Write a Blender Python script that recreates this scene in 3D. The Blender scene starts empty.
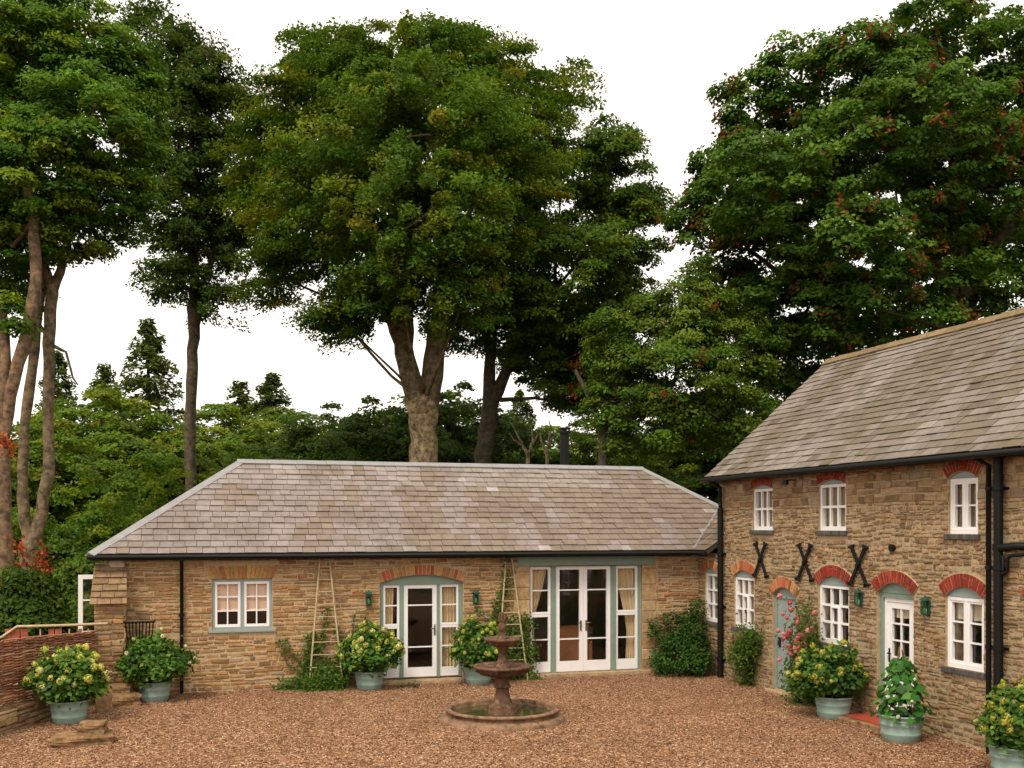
import bpy, bmesh, math, random
import numpy as np
from mathutils import Vector, Matrix, noise as mnoise
from math import sin, cos, pi, radians, sqrt, asin, atan

random.seed(7)
RNG = np.random.default_rng(11)
S = bpy.context.scene
COL = S.collection

# ------------------------------------------------------------------ camera, sky, sun, exposure
F = 1050.0; Y0 = 527.0; HC = 3.16; TH = atan(322 / F)
cam = bpy.data.cameras.new('camera'); camo = bpy.data.objects.new('camera', cam); COL.objects.link(camo)
camo.location = (0, 0, HC); camo.rotation_euler = (pi / 2, 0, -TH)
cam.sensor_width = 36; cam.lens = F * 36 / 1024; cam.shift_y = (Y0 - 384) / 1024
cam.clip_start = 0.1; cam.clip_end = 2000
S.camera = camo

SUN_EL, SUN_AZ = radians(52), radians(222)          # azimuth from +Y, clockwise: front-left of the yard, behind the camera
w = bpy.data.worlds.new('World'); S.world = w; w.use_nodes = True
nt = w.node_tree; nt.nodes.clear()
out = nt.nodes.new('ShaderNodeOutputWorld'); bg = nt.nodes.new('ShaderNodeBackground')
sky = nt.nodes.new('ShaderNodeTexSky'); sky.sky_type = 'NISHITA'; sky.sun_disc = False
sky.sun_elevation = SUN_EL; sky.sun_rotation = SUN_AZ
mixc = nt.nodes.new('ShaderNodeMix'); mixc.data_type = 'RGBA'
mixc.inputs[0].default_value = 0.88
mixc.inputs[7].default_value = (13.3, 12.5, 11.2, 1)   # the even white cloud cover
nt.links.new(sky.outputs[0], mixc.inputs[6]); nt.links.new(mixc.outputs[2], bg.inputs[0])
bg.inputs[1].default_value = 0.1
nt.links.new(bg.outputs[0], out.inputs[0])
sl = bpy.data.lights.new('sun', 'SUN'); so = bpy.data.objects.new('sun', sl); COL.objects.link(so)
sl.energy = 2.2; sl.angle = radians(18); sl.color = (1.0, 0.91, 0.76)
sd = Vector((sin(SUN_AZ) * cos(SUN_EL), cos(SUN_AZ) * cos(SUN_EL), sin(SUN_EL)))
so.rotation_euler = sd.to_track_quat('Z', 'Y').to_euler()
S.view_settings.view_transform = 'Standard'; S.view_settings.look = 'None'
S.view_settings.exposure = 0.35; S.view_settings.gamma = 1
S.render.engine = 'CYCLES'
S.cycles.max_bounces = 6; S.cycles.diffuse_bounces = 3; S.cycles.glossy_bounces = 3
S.cycles.transmission_bounces = 4; S.cycles.transparent_max_bounces = 8
S.cycles.caustics_reflective = False; S.cycles.caustics_refractive = False

# ------------------------------------------------------------------ helpers
RV = np.array([cos(TH), -sin(TH), 0.0]); FV = np.array([sin(TH), cos(TH), 0.0])
def P(u, v, d):
    """a point of the place seen at photo pixel u, v, standing d metres off"""
    return np.array([0, 0, HC]) + FV * d + RV * ((u - 512) / F * d) + np.array([0, 0, (Y0 - v) / F * d])

class MB:
    def __init__(self):
        self.v = []; self.f = []; self.t = []; self.m = []; self.s = []
    def add(self, vs, fs, tone=(1, 1, 1), mi=0, smooth=False):
        b = len(self.v)
        self.v.extend([tuple(map(float, p)) for p in vs])
        for f in fs:
            self.f.append([b + i for i in f]); self.t.append(tone); self.m.append(mi); self.s.append(smooth)
        return self
    def box(self, x0, x1, y0, y1, z0, z1, tone=(1, 1, 1), mi=0):
        return self.add([(x0, y0, z0), (x1, y0, z0), (x1, y1, z0), (x0, y1, z0), (x0, y0, z1), (x1, y0, z1), (x1, y1, z1), (x0, y1, z1)],
                        [(0, 3, 2, 1), (4, 5, 6, 7), (0, 1, 5, 4), (1, 2, 6, 5), (2, 3, 7, 6), (3, 0, 4, 7)], tone, mi)
    def bbox(self, x0, x1, y0, y1, z0, z1, c=0.01, tone=(1, 1, 1), mi=0):
        """box whose front (-y) face is chamfered"""
        v = [(x0, y1, z0), (x1, y1, z0), (x1, y1, z1), (x0, y1, z1), (x0, y0 + c, z0), (x1, y0 + c, z0), (x1, y0 + c, z1), (x0, y0 + c, z1),
             (x0 + c, y0, z0 + c), (x1 - c, y0, z0 + c), (x1 - c, y0, z1 - c), (x0 + c, y0, z1 - c)]
        f = [(0, 1, 5, 4), (1, 2, 6, 5), (2, 3, 7, 6), (3, 0, 4, 7), (4, 5, 9, 8), (5, 6, 10, 9), (6, 7, 11, 10), (7, 4, 8, 11), (8, 9, 10, 11), (3, 2, 1, 0)]
        return self.add(v, f, tone, mi)
    def tube(self, pts, rad, n=8, tone=(1, 1, 1), mi=0, cap=True, smooth=True):
        pts = [np.array(p, float) for p in pts]
        if not hasattr(rad, '__len__'): rad = [rad] * len(pts)
        vs = []; ref = None
        for i, p in enumerate(pts):
            d = pts[min(i + 1, len(pts) - 1)] - pts[max(i - 1, 0)]; d = d / (np.linalg.norm(d) + 1e-9)
            if ref is None: ref = np.array([1.0, 0, 0]) if abs(d[0]) < 0.9 else np.array([0, 1.0, 0])
            a = np.cross(d, ref); a /= np.linalg.norm(a) + 1e-9; b = np.cross(d, a); ref = np.cross(a, d)
            for k in range(n):
                q = 2 * pi * k / n; vs.append(p + (a * cos(q) + b * sin(q)) * rad[i])
        fs = [(i * n + k, i * n + (k + 1) % n, (i + 1) * n + (k + 1) % n, (i + 1) * n + k) for i in range(len(pts) - 1) for k in range(n)]
        self.add(vs, fs, tone, mi, smooth)
        if cap:
            self.add(vs[:n], [tuple(range(n))[::-1]], tone, mi); self.add(vs[-n:], [tuple(range(n))], tone, mi)
        return self
    def lathe(self, prof, n=32, c=(0, 0, 0), tone=(1, 1, 1), mi=0, flute=None, smooth=True):
        vs = []
        for j, (r, z) in enumerate(prof):
            for k in range(n):
                rr = r * (1 + (flute[j] * (0.5 + 0.5 * cos(k * 2 * pi / 3)) if flute else 0))
                q = 2 * pi * k / n; vs.append((c[0] + rr * cos(q), c[1] + rr * sin(q), c[2] + z))
        fs = [(j * n + k, j * n + (k + 1) % n, (j + 1) * n + (k + 1) % n, (j + 1) * n + k) for j in range(len(prof) - 1) for k in range(n)]
        return self.add(vs, fs, tone, mi, smooth)
    def build(self, name, mats, parent=None, loc=(0, 0, 0), rz=0):
        me = bpy.data.meshes.new(name)
        me.from_pydata(self.v, [], self.f)
        for m in (mats if isinstance(mats, (list, tuple)) else [mats]): me.materials.append(m)
        a = me.attributes.new('tone', 'FLOAT_COLOR', 'FACE')
        a.data.foreach_set('color', np.array([(*t, 1) for t in self.t], np.float32).ravel())
        me.polygons.foreach_set('material_index', self.m)
        me.polygons.foreach_set('use_smooth', self.s)
        me.update()
        o = bpy.data.objects.new(name, me); COL.objects.link(o)
        o.parent = parent; o.location = loc; o.rotation_euler = (0, 0, rz)
        return o

def tag(o, label=None, cat=None, group=None, kind=None):
    for k, x in (('label', label), ('category', cat), ('group', group), ('kind', kind)):
        if x: o[k] = x
    return o
def thing(name, label, cat, loc=(0, 0, 0), rz=0, group=None):
    o = bpy.data.objects.new(name, None); COL.objects.link(o); o.empty_display_size = 0.2
    o.location = loc; o.rotation_euler = (0, 0, rz)
    return tag(o, label, cat, group)
def copy_tree(o, parent=None):
    c = o.copy(); COL.objects.link(c); c.parent = parent
    for ch in [x for x in bpy.data.objects if x.parent == o]: copy_tree(ch, c)
    return c

# ------------------------------------------------------------------ materials
def mat(name, color=None, rough=0.6, noise=0.0, nscale=8.0, bump=0.0, bscale=40.0, spec=0.4, metal=0.0, attr=False, noise2=None, coat=None):
    m = bpy.data.materials.new(name); m.use_nodes = True; n = m.node_tree.nodes; l = m.node_tree.links
    b = n['Principled BSDF']; b.inputs['Roughness'].default_value = rough; b.inputs['Metallic'].default_value = metal
    b.inputs['Specular IOR Level'].default_value = spec
    src = None
    tc = n.new('ShaderNodeTexCoord')
    if attr:
        a = n.new('ShaderNodeAttribute'); a.attribute_name = 'tone'; src = a.outputs['Color']
        if color:
            x = n.new('ShaderNodeMix'); x.data_type = 'RGBA'; x.blend_type = 'MULTIPLY'; x.inputs[0].default_value = 1
            x.inputs[7].default_value = (*color, 1); l.new(src, x.inputs[6]); src = x.outputs[2]
    else:
        r = n.new('ShaderNodeRGB'); r.outputs[0].default_value = (*color, 1); src = r.outputs[0]
    if noise:
        z = n.new('ShaderNodeTexNoise'); z.inputs['Scale'].default_value = nscale; z.inputs['Detail'].default_value = 6; z.inputs['Roughness'].default_value = 0.65
        l.new(tc.outputs['Object'], z.inputs['Vector'])
        mr = n.new('ShaderNodeMapRange'); mr.inputs[1].default_value = 0.3; mr.inputs[2].default_value = 0.7
        mr.inputs[3].default_value = 1 - noise; mr.inputs[4].default_value = 1 + noise
        l.new(z.outputs[0], mr.inputs[0])
        x = n.new('ShaderNodeVectorMath'); x.operation = 'SCALE'; l.new(src, x.inputs[0]); l.new(mr.outputs[0], x.inputs['Scale']); src = x.outputs[0]
    if noise2:                                     # (colour, scale, lo, hi, amount): patches of lichen, dirt or rust with a shape of their own
        c2, sc, lo, hi, am = noise2
        z = n.new('ShaderNodeTexNoise'); z.inputs['Scale'].default_value = sc; z.inputs['Detail'].default_value = 7; z.inputs['Roughness'].default_value = 0.7
        l.new(tc.outputs['Object'], z.inputs['Vector'])
        mr = n.new('ShaderNodeMapRange'); mr.inputs[1].default_value = lo; mr.inputs[2].default_value = hi
        mr.inputs[3].default_value = 0; mr.inputs[4].default_value = am; l.new(z.outputs[0], mr.inputs[0])
        x = n.new('ShaderNodeMix'); x.data_type = 'RGBA'; l.new(mr.outputs[0], x.inputs[0]); l.new(src, x.inputs[6]); x.inputs[7].default_value = (*c2, 1); src = x.outputs[2]
    l.new(src, b.inputs['Base Color'])
    if bump:
        z = n.new('ShaderNodeTexNoise'); z.inputs['Scale'].default_value = bscale; z.inputs['Detail'].default_value = 5
        l.new(tc.outputs['Object'], z.inputs['Vector'])
        bp = n.new('ShaderNodeBump'); bp.inputs['Strength'].default_value = bump; bp.inputs['Distance'].default_value = 0.02
        l.new(z.outputs[0], bp.inputs['Height']); l.new(bp.outputs[0], b.inputs['Normal'])
    return m

def leaf_mat(name, trans=0.38, rough=0.6, spec=0.10):
    m = bpy.data.materials.new(name); m.use_nodes = True; n = m.node_tree.nodes; l = m.node_tree.links
    b = n['Principled BSDF']; b.inputs['Roughness'].default_value = rough; b.inputs['Specular IOR Level'].default_value = spec
    a = n.new('ShaderNodeAttribute'); a.attribute_name = 'tone'
    l.new(a.outputs['Color'], b.inputs['Base Color'])
    t = n.new('ShaderNodeBsdfTranslucent')
    x = n.new('ShaderNodeMix'); x.data_type = 'RGBA'; x.blend_type = 'MULTIPLY'; x.inputs[0].default_value = 1
    x.inputs[7].default_value = (1.2, 1.1, 0.4, 1); l.new(a.outputs['Color'], x.inputs[6]); l.new(x.outputs[2], t.inputs['Color'])
    ms = n.new('ShaderNodeMixShader'); ms.inputs[0].default_value = trans
    l.new(b.outputs[0], ms.inputs[1]); l.new(t.outputs[0], ms.inputs[2]); l.new(ms.outputs[0], n['Material Output'].inputs['Surface'])
    return m

def glass_mat(name, tint=(0.96, 0.94, 0.91)):
    m = bpy.data.materials.new(name); m.use_nodes = True; n = m.node_tree.nodes; l = m.node_tree.links
    n.remove(n['Principled BSDF'])
    t = n.new('ShaderNodeBsdfTransparent'); t.inputs[0].default_value = (*tint, 1)
    g = n.new('ShaderNodeBsdfGlossy'); g.inputs['Roughness'].default_value = 0.02
    fr = n.new('ShaderNodeFresnel'); ge = n.new('ShaderNodeNewGeometry'); io = n.new('ShaderNodeMapRange')
    io.inputs[3].default_value = 1.5; io.inputs[4].default_value = 1 / 1.5; l.new(ge.outputs['Backfacing'], io.inputs[0]); l.new(io.outputs[0], fr.inputs[0])   # same reflectance from both sides
    tc = n.new('ShaderNodeTexCoord'); z = n.new('ShaderNodeTexNoise'); z.inputs['Scale'].default_value = 3.0
    l.new(tc.outputs['Object'], z.inputs['Vector'])
    bp = n.new('ShaderNodeBump'); bp.inputs['Strength'].default_value = 0.05; bp.inputs['Distance'].default_value = 0.02
    l.new(z.outputs[0], bp.inputs['Height']); l.new(bp.outputs[0], g.inputs['Normal'])
    ms = n.new('ShaderNodeMixShader'); l.new(fr.outputs[0], ms.inputs[0]); l.new(t.outputs[0], ms.inputs[1]); l.new(g.outputs[0], ms.inputs[2])
    l.new(ms.outputs[0], n['Material Output'].inputs['Surface'])
    return m

def gravel_mat():
    m = bpy.data.materials.new('gravel'); m.use_nodes = True; n = m.node_tree.nodes; l = m.node_tree.links
    b = n['Principled BSDF']; b.inputs['Roughness'].default_value = 0.9; b.inputs['Specular IOR Level'].default_value = 0.2
    tc = n.new('ShaderNodeTexCoord')
    v = n.new('ShaderNodeTexVoronoi'); v.inputs['Scale'].default_value = 34; l.new(tc.outputs['Object'], v.inputs['Vector'])
    sp = n.new('ShaderNodeSeparateColor'); l.new(v.outputs['Color'], sp.inputs[0])
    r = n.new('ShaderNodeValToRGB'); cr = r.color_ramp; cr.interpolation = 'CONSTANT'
    cols = [(0, (.045, .022, .012)), (.20, (.17, .078, .036)), (.42, (.27, .132, .066)), (.66, (.36, .19, .10)), (.86, (.47, .28, .165)), (.95, (.64, .45, .30))]  # darkest stop: shade of the gaps between stones, put into the colour
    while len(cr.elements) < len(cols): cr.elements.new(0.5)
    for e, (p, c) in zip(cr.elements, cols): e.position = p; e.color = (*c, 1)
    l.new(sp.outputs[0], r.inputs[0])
    z = n.new('ShaderNodeTexNoise'); z.inputs['Scale'].default_value = 0.8; z.inputs['Detail'].default_value = 5; l.new(tc.outputs['Object'], z.inputs['Vector'])
    mr = n.new('ShaderNodeMapRange'); mr.inputs[1].default_value = .3; mr.inputs[2].default_value = .7; mr.inputs[3].default_value = .82; mr.inputs[4].default_value = 1.15
    l.new(z.outputs[0], mr.inputs[0])
    x = n.new('ShaderNodeVectorMath'); x.operation = 'SCALE'; l.new(r.outputs[0], x.inputs[0]); l.new(mr.outputs[0], x.inputs['Scale'])
    l.new(x.outputs[0], b.inputs['Base Color'])
    bp = n.new('ShaderNodeBump'); bp.inputs['Strength'].default_value = 0.9; bp.inputs['Distance'].default_value = 0.02
    l.new(v.outputs['Distance'], bp.inputs['Height']); bp.invert = True; l.new(bp.outputs[0], b.inputs['Normal'])
    return m

M = {}
M['stone'] = mat('rubble_stone', None, 0.92, 0.32, 9, 0.7, 30, 0.15, attr=True, noise2=((.10, .075, .045), 2.2, .58, .75, .45))
M['mortar'] = mat('mortar', (.45, .335, .205), 0.95, 0.25, 14, 0.5, 50, 0.1)
M['mortar_dark'] = mat('mortar_grey', (.38, .29, .18), 0.95, 0.3, 14, 0.5, 50, 0.1)
M['brick'] = mat('arch_brick', None, 0.85, 0.2, 20, 0.4, 60, 0.2, attr=True)
M['slate'] = mat('slate', None, 0.5, 0.16, 6, 0.25, 30, 0.45, attr=True, noise2=((.13, .09, .06), 0.8, .47, .66, .7))
M['slate_old'] = mat('old_slate', None, 0.7, 0.2, 6, 0.3, 30, 0.35, attr=True, noise2=((.11, .078, .04), 1.0, .46, .68, .65))
M['roof_under'] = mat('roof_boarding', (.05, .04, .03), 0.9)
M['lead'] = mat('lead', (.25, .24, .24), 0.5, 0.15, 5, 0.1, 20, 0.5)
M['ridge'] = mat('ridge_clay', None, 0.85, 0.3, 10, 0.4, 40, 0.2, attr=True)
M['black'] = mat('black_iron', (.007, .007, .007), 0.5, 0.15, 20, 0, 40, 0.18)
M['rust'] = mat('dark_iron', (.012, .011, .010), 0.7, 0.3, 20, 0.2, 60, 0.15)
M['white'] = mat('white_paint', (.80, .77, .77), 0.45, 0.04, 6, 0.05, 30, 0.4)
M['sage'] = mat('sage_paint', (.20, .265, .215), 0.55, 0.08, 6, 0.1, 30, 0.3)
M['bluegrey'] = mat('blue_grey_paint', (.25, .30, .285), 0.55, 0.08, 6, 0.1, 30, 0.3)
M['glass'] = glass_mat('window_glass')
M['olive_blind'] = mat('olive_linen', (.34, .28, .15), 0.95, 0.1, 8)
M['brass'] = mat('handle_metal', (.25, .19, .11), 0.35, metal=0.8)
M['tub'] = mat('tub_paint', (.245, .345, .30), 0.5, 0.14, 7, 0.1, 30, 0.35, noise2=((.22, .25, .20), 4, .58, .75, .5))
M['soil'] = mat('soil', (.035, .022, .013), 0.95, 0.3, 20, 0.6, 40)
M['fountain'] = mat('fountain_stone', (.118, .060, .035), 0.8, 0.6, 9, 0.7, 30, 0.25, noise2=((.33, .215, .14), 6.0, .54, .68, .75))
M['fountain_rim'] = mat('fountain_basin_stone', (.235, .135, .078), 0.8, 0.5, 6, 0.6, 30, 0.25, noise2=((.04, .028, .018), 5.5, .49, .62, .85))
M['lantern'] = mat('lantern_green', (.016, .06, .035), 0.5, 0.1, 10)
M['lglass'] = glass_mat('lantern_glass', (.55, .75, .62))
M['bulb'] = mat('lamp_bulb', (.75, .75, .7), 0.3)
M['wood'] = mat('pale_wood', (.43, .335, .205), 0.8, 0.25, 12, 0.3, 50, 0.2)
M['rail'] = mat('fence_wood', (.42, .22, .13), 0.8, 0.3, 6, 0.2, 40, 0.2)
M['slat'] = mat('terracotta_slat', (.33, .10, .055), 0.8, 0.3, 6, 0.2, 40, 0.2)
M['wicker'] = mat('wicker', None, 0.75, 0.3, 12, 0.3, 60, 0.25, attr=True)
M['bark'] = mat('bark', None, 0.95, 0.6, 7, 1.0, 14, 0.1, attr=True, noise2=((.045, .04, .025), 4.5, .46, .62, .75))
M['leaf'] = leaf_mat('leaf'); M['leaf_gloss'] = leaf_mat('glossy_leaf', 0.3, 0.5, 0.15)
M['petal'] = leaf_mat('petal', 0.3, 0.7, 0.1)
M['floor'] = mat('interior_floor', (.12, .08, .05), 0.5, 0.2, 4)
M['plaster'] = mat('interior_plaster', (.30, .27, .20), 0.9, 0.08, 4)
M['curtain'] = mat('cream_linen', (.74, .60, .40), 0.95, 0.06, 8)
M['blind'] = mat('pink_linen', (.88, .66, .55), 0.95, 0.06, 8)
M['leather'] = mat('tan_leather', (.42, .19, .09), 0.5, 0.15, 8)
M['pillow'] = mat('white_cotton', (.78, .72, .62), 0.95, 0.04, 6)
M['tile'] = mat('red_tile', (.34, .055, .03), 0.7, 0.2, 8, 0.2, 30, 0.3)
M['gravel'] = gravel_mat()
M['peb'] = mat('gravel_pebble', None, 0.9, 0.1, 30, 0, 40, 0.2, attr=True)
M['earth'] = mat('woodland_earth', (.05, .055, .022), 0.95, 0.4, 0.6, 0.5, 4)
M['water'] = mat('murky_water', (.055, .05, .02), 0.06, 0.3, 5, 0.12, 9, 0.5)
M['mossy'] = mat('mossy_sandstone', (.25, .145, .075), 0.95, 0.4, 7, 0.8, 18, 0.1, noise2=((.06, .05, .02), 5, .5, .66, .85))

def jit(c, a=0.12, hue=0.05):
    k = 1 + random.uniform(-a, a)
    return tuple(max(0.002, x * k * (1 + random.uniform(-hue, hue))) for x in c)
def pick(pal):
    tot = sum(p[0] for p in pal); r = random.uniform(0, tot)
    for p in pal:
        r -= p[0]
        if r <= 0: return p[1]
    return pal[-1][1]

# ------------------------------------------------------------------ masonry
def arc(a, rise, zs, n=12):
    R = (a * a + rise * rise) / (2 * rise); zc = zs + rise - R; A = asin(a / R)
    return [(R * sin(-A + 2 * A * i / n), zc + R * cos(-A + 2 * A * i / n)) for i in range(n + 1)], R, zc, A

class Opening:
    """s: centre along the wall, w: width, z0 to zs: straight sides, rise: of the segmental head (0 = flat), ring: depth of the arch bricks"""
    def __init__(self, s, w, z0, zs, rise=0, ring=0, sill=0):
        self.s, self.w, self.z0, self.zs, self.rise, self.ring, self.sill = s, w, z0, zs, rise, ring, sill
    def loop(self):
        a = self.w / 2
        if self.rise:
            top = [(self.s + x, z) for x, z in arc(a, self.rise, self.zs)[0]]
        else: top = [(self.s - a, self.zs), (self.s + a, self.zs)]
        return [(self.s + a, self.z0), (self.s - a, self.z0)] + top
    def block(self, z):
        """half-width kept free of wall stones at height z"""
        a = self.w / 2
        if z < self.z0 - self.sill - 0.005: return 0
        if z < self.z0: return a + 0.05
        if not self.rise:
            if z <= self.zs: return a + 0.005
            if z <= self.zs + self.ring: return a + (z - self.zs) * 0.45 + 0.02
            return 0
        R, zc, A = arc(a, self.rise, self.zs)[1:]
        Ro = R + self.ring
        h = (z - zc)
        ends = zc + Ro * cos(A)
        if z <= zc + R * cos(A): return a + 0.005
        if h >= Ro: return 0
        if z < ends + 0.0:     # beside the springers the ring end is slanted
            return a + (z - (zc + R * cos(A))) * math.tan(A) + 0.01
        return sqrt(max(Ro * Ro - h * h, 0)) + 0.01

def wall_slab(mb, L, H, openings, thick=0.38, z_base=-0.15, mi=0, gable=None):
    bm = bmesh.new()
    def loop(pts):
        vs = [bm.verts.new((x, 0, z)) for x, z in pts]
        return [bm.edges.new((vs[i], vs[(i + 1) % len(vs)])) for i in range(len(vs))]
    es = loop([(0, z_base), (L, z_base), (L, H), (0, H)])
    for o in openings: es += loop(o.loop())
    bmesh.ops.triangle_fill(bm, use_beauty=True, edges=es)
    r = bmesh.ops.extrude_face_region(bm, geom=bm.faces[:])
    for v in [g for g in r['geom'] if isinstance(g, bmesh.types.BMVert)]: v.co.y += thick
    bmesh.ops.recalc_face_normals(bm, faces=bm.faces[:])
    bm.verts.index_update()
    mb.add([v.co for v in bm.verts], [[v.index for v in f.verts] for f in bm.faces], (1, 1, 1), mi)
    bm.free()

def stones(mb, L, H, openings, pal, hrange, lrange, proud=(0.008, 0.03), mi=1, top=None, wave=0.02, joint=0.012, zones=None, z_start=-0.05, seed=1):
    random.seed(seed)
    z = z_start; ph = random.uniform(0, 9)
    while z < H - 0.02:
        h = random.uniform(*hrange)
        if z + h > H - 0.03: h = H - z
        s = -random.uniform(0, lrange[1])
        zm = [z + 0.1 * h, z + 0.5 * h, z + 0.9 * h]
        gaps = []
        for o in openings:
            b = max(o.block(q) for q in zm)
            if b: gaps.append((o.s - b, o.s + b))
        for zn in zones or []:
            if any(zn[2] <= q <= zn[3] for q in zm): gaps.append((zn[0], zn[1]))
        gaps.sort(); gaps.append((L, 1e9)); cur = 0.0
        for g0, g1 in gaps:
            # lay stones from cur to g0
            x = cur
            while g0 - x > 0.03:
                l = random.uniform(*lrange) * (0.7 + 0.6 * random.random())
                if h < 0.06: l *= 1.2
                if x + l > g0 - lrange[0] * 0.6: l = g0 - x
                t = top(x + l / 2) if top else 1e9
                if z + h <= t + 0.02:
                    dz = wave * (sin(x * 1.7 + ph + z * 3) + 0.5 * sin(x * 4.3 + z * 5))
                    if z < 0.2 or z + h > H - 0.12: dz *= 0.2
                    k = random.choice([1, 1, .95, .88, .75])
                    e = joint / 2; j = lambda: random.uniform(-1, 1) * min(0.012, h * 0.12)
                    x0, x1 = x + e, x + l - e; a0, a1 = z + e + dz, z + e + (h - 2 * e) * k + dz
                    p = -random.uniform(*proud); c = min(0.012, h * 0.16)
                    tone = jit(pick(pal), 0.14, 0.05)
                    q = [(x0 + j(), a0 + j()), (x1 + j(), a0 + j()), (x1 + j(), a1 + j()), (x0 + j(), a1 + j())]
                    cx, cz = (x0 + x1) / 2, (a0 + a1) / 2
                    def ins(pt): return (pt[0] + (c if pt[0] < cx else -c), pt[1] + (c if pt[1] < cz else -c))
                    f = [ins(pt) for pt in q]
                    vs = [(a, 0.01, b) for a, b in q] + [(a, p + c * .8, b) for a, b in q] + [(a, p + random.uniform(-.004, .004), b) for a, b in f]
                    mb.add(vs, [(0, 1, 5, 4), (1, 2, 6, 5), (2, 3, 7, 6), (3, 0, 4, 7), (4, 5, 9, 8), (5, 6, 10, 9), (6, 7, 11, 10), (7, 4, 8, 11), (8, 9, 10, 11)], tone, mi)
                x += l
            cur = max(cur, g1)
        z += h

def arch_bricks(o, pal, bw=0.075, proud=0.03, rows=1):
    """one ring of brick wedges round the segmental head, in the wall's own coordinates"""
    mb = MB(); a = o.w / 2
    if o.rise:
        pts, R, zc, A = arc(a, o.rise, o.zs)
        n = max(5, int(round(2 * A * (R + o.ring / 2) / bw)))
        m_ = 14
        for i in range(m_):
            q0 = -A + 2 * A * i / m_; q1 = -A + 2 * A * (i + 1) / m_
            v = [(o.s + q_ * sin(w_), yy, zc + q_ * cos(w_)) for yy in (-proud + .004, .13) for q_, w_ in ((R, q0), (R + o.ring, q0), (R + o.ring, q1), (R, q1))]
            mb.add(v, [(0, 1, 2, 3), (4, 7, 6, 5), (0, 4, 5, 1), (1, 5, 6, 2), (2, 6, 7, 3), (3, 7, 4, 0)], (1, 1, 1), 1)
        for i in range(n):
            q0 = -A + 2 * A * (i + .11) / n; q1 = -A + 2 * A * (i + .89) / n
            cuts = [0, 1] if random.random() < .5 or rows == 1 else [0, .34, 1] if i % 2 else [0, .66, 1]
            for c0, c1 in zip(cuts[:-1], cuts[1:]):
                r0 = R + o.ring * c0 + .004; r1 = R + o.ring * c1 - .004
                y = -proud - random.uniform(0, .008)
                v = [(o.s + r * sin(q), yy, zc + r * cos(q)) for yy in (y, 0.14) for r, q in ((r0, q0), (r0, q1), (r1, q1), (r1, q0))]
                mb.add(v, [(0, 1, 2, 3), (4, 7, 6, 5), (0, 4, 5, 1), (1, 5, 6, 2), (2, 6, 7, 3), (3, 7, 4, 0)], jit(pick(pal), .18, .06))
    else:
        n = int((o.w + .1) / bw)
        for i in range(n):
            f0, f1 = (i + .05) / n * 2 - 1, (i + .95) / n * 2 - 1
            wb, wt = a + .02, a + .02 + o.ring * .45
            y = -proud - random.uniform(0, .006)
            z0 = o.zs + .004; z1 = o.zs + o.ring - random.uniform(0, .03)
            v = [(o.s + x, yy, z) for yy in (y, 0.1) for x, z in ((f0 * wb, z0), (f1 * wb, z0), (f1 * wt, z1), (f0 * wt, z1))]
            mb.add(v, [(0, 1, 2, 3), (4, 7, 6, 5), (0, 4, 5, 1), (1, 5, 6, 2), (2, 6, 7, 3), (3, 7, 4, 0)], jit(pick(pal), .18, .06))
    return mb

# ------------------------------------------------------------------ joinery (local x right, z up, -y outward)
def ring(mb, x0, x1, z0, z1, y0, y1, st, top=None, bot=None, mi=0):
    top = st if top is None else top; bot = st if bot is None else bot
    mb.box(x0, x0 + st, y0, y1, z0, z1, mi=mi); mb.box(x1 - st, x1, y0, y1, z0, z1, mi=mi)
    mb.box(x0 + st, x1 - st, y0, y1, z0, z0 + bot, mi=mi); mb.box(x0 + st, x1 - st, y0, y1, z1 - top, z1, mi=mi)
    return x0 + st, x1 - st, z0 + bot, z1 - top
def bars(mb, x0, x1, z0, z1, y0, y1, vs=(), hs=(), b=0.028, mi=0):
    cuts = [x0] + [v for v in vs] + [x1]
    for h in hs: mb.box(x0, x1, y0 + .004, y1, h - b / 2, h + b / 2, mi=mi)
    zc = [z0] + sorted(hs) + [z1]
    for v in vs:
        for a, c in zip(zc[:-1], zc[1:]):
            mb.box(v - b / 2, v + b / 2, y0 + .006, y1 - .001, a + (b / 2 if a != z0 else 0), c - (b / 2 if c != z1 else 0), mi=mi)
def pane(x0, x1, z0, z1, y, parent):
    return MB().box(x0, x1, y, y + .006, z0, z1).build('pane', M['glass'], parent)
def head_panel(o, name, m, parent, dx, dz, y0, y1, zlow):
    """board filling the segmental head above a frame; coordinates of the parent whose origin is at (dx, dz) of the wall"""
    a = o.w / 2 - .002; pts = arc(a, o.rise - .002, o.zs)[0]
    top_ = [(o.s + x, z) for x, z in arc(a, o.rise - .002, o.zs, 40)[0] if z > zlow + .001]
    pol = [(top_[0][0] - .004, zlow)] + top_ + [(top_[-1][0] + .004, zlow)]
    pol = [(x - dx, z - dz) for x, z in pol]; n = len(pol)
    v = [(x, y0, z) for x, z in pol] + [(x, y1, z) for x, z in pol]
    f = [tuple(range(n))[::-1], tuple(range(n, 2 * n))] + [(i, (i + 1) % n, n + (i + 1) % n, n + i) for i in range(n)]
    return MB().add(v, f).build(name, m, parent)

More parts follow.
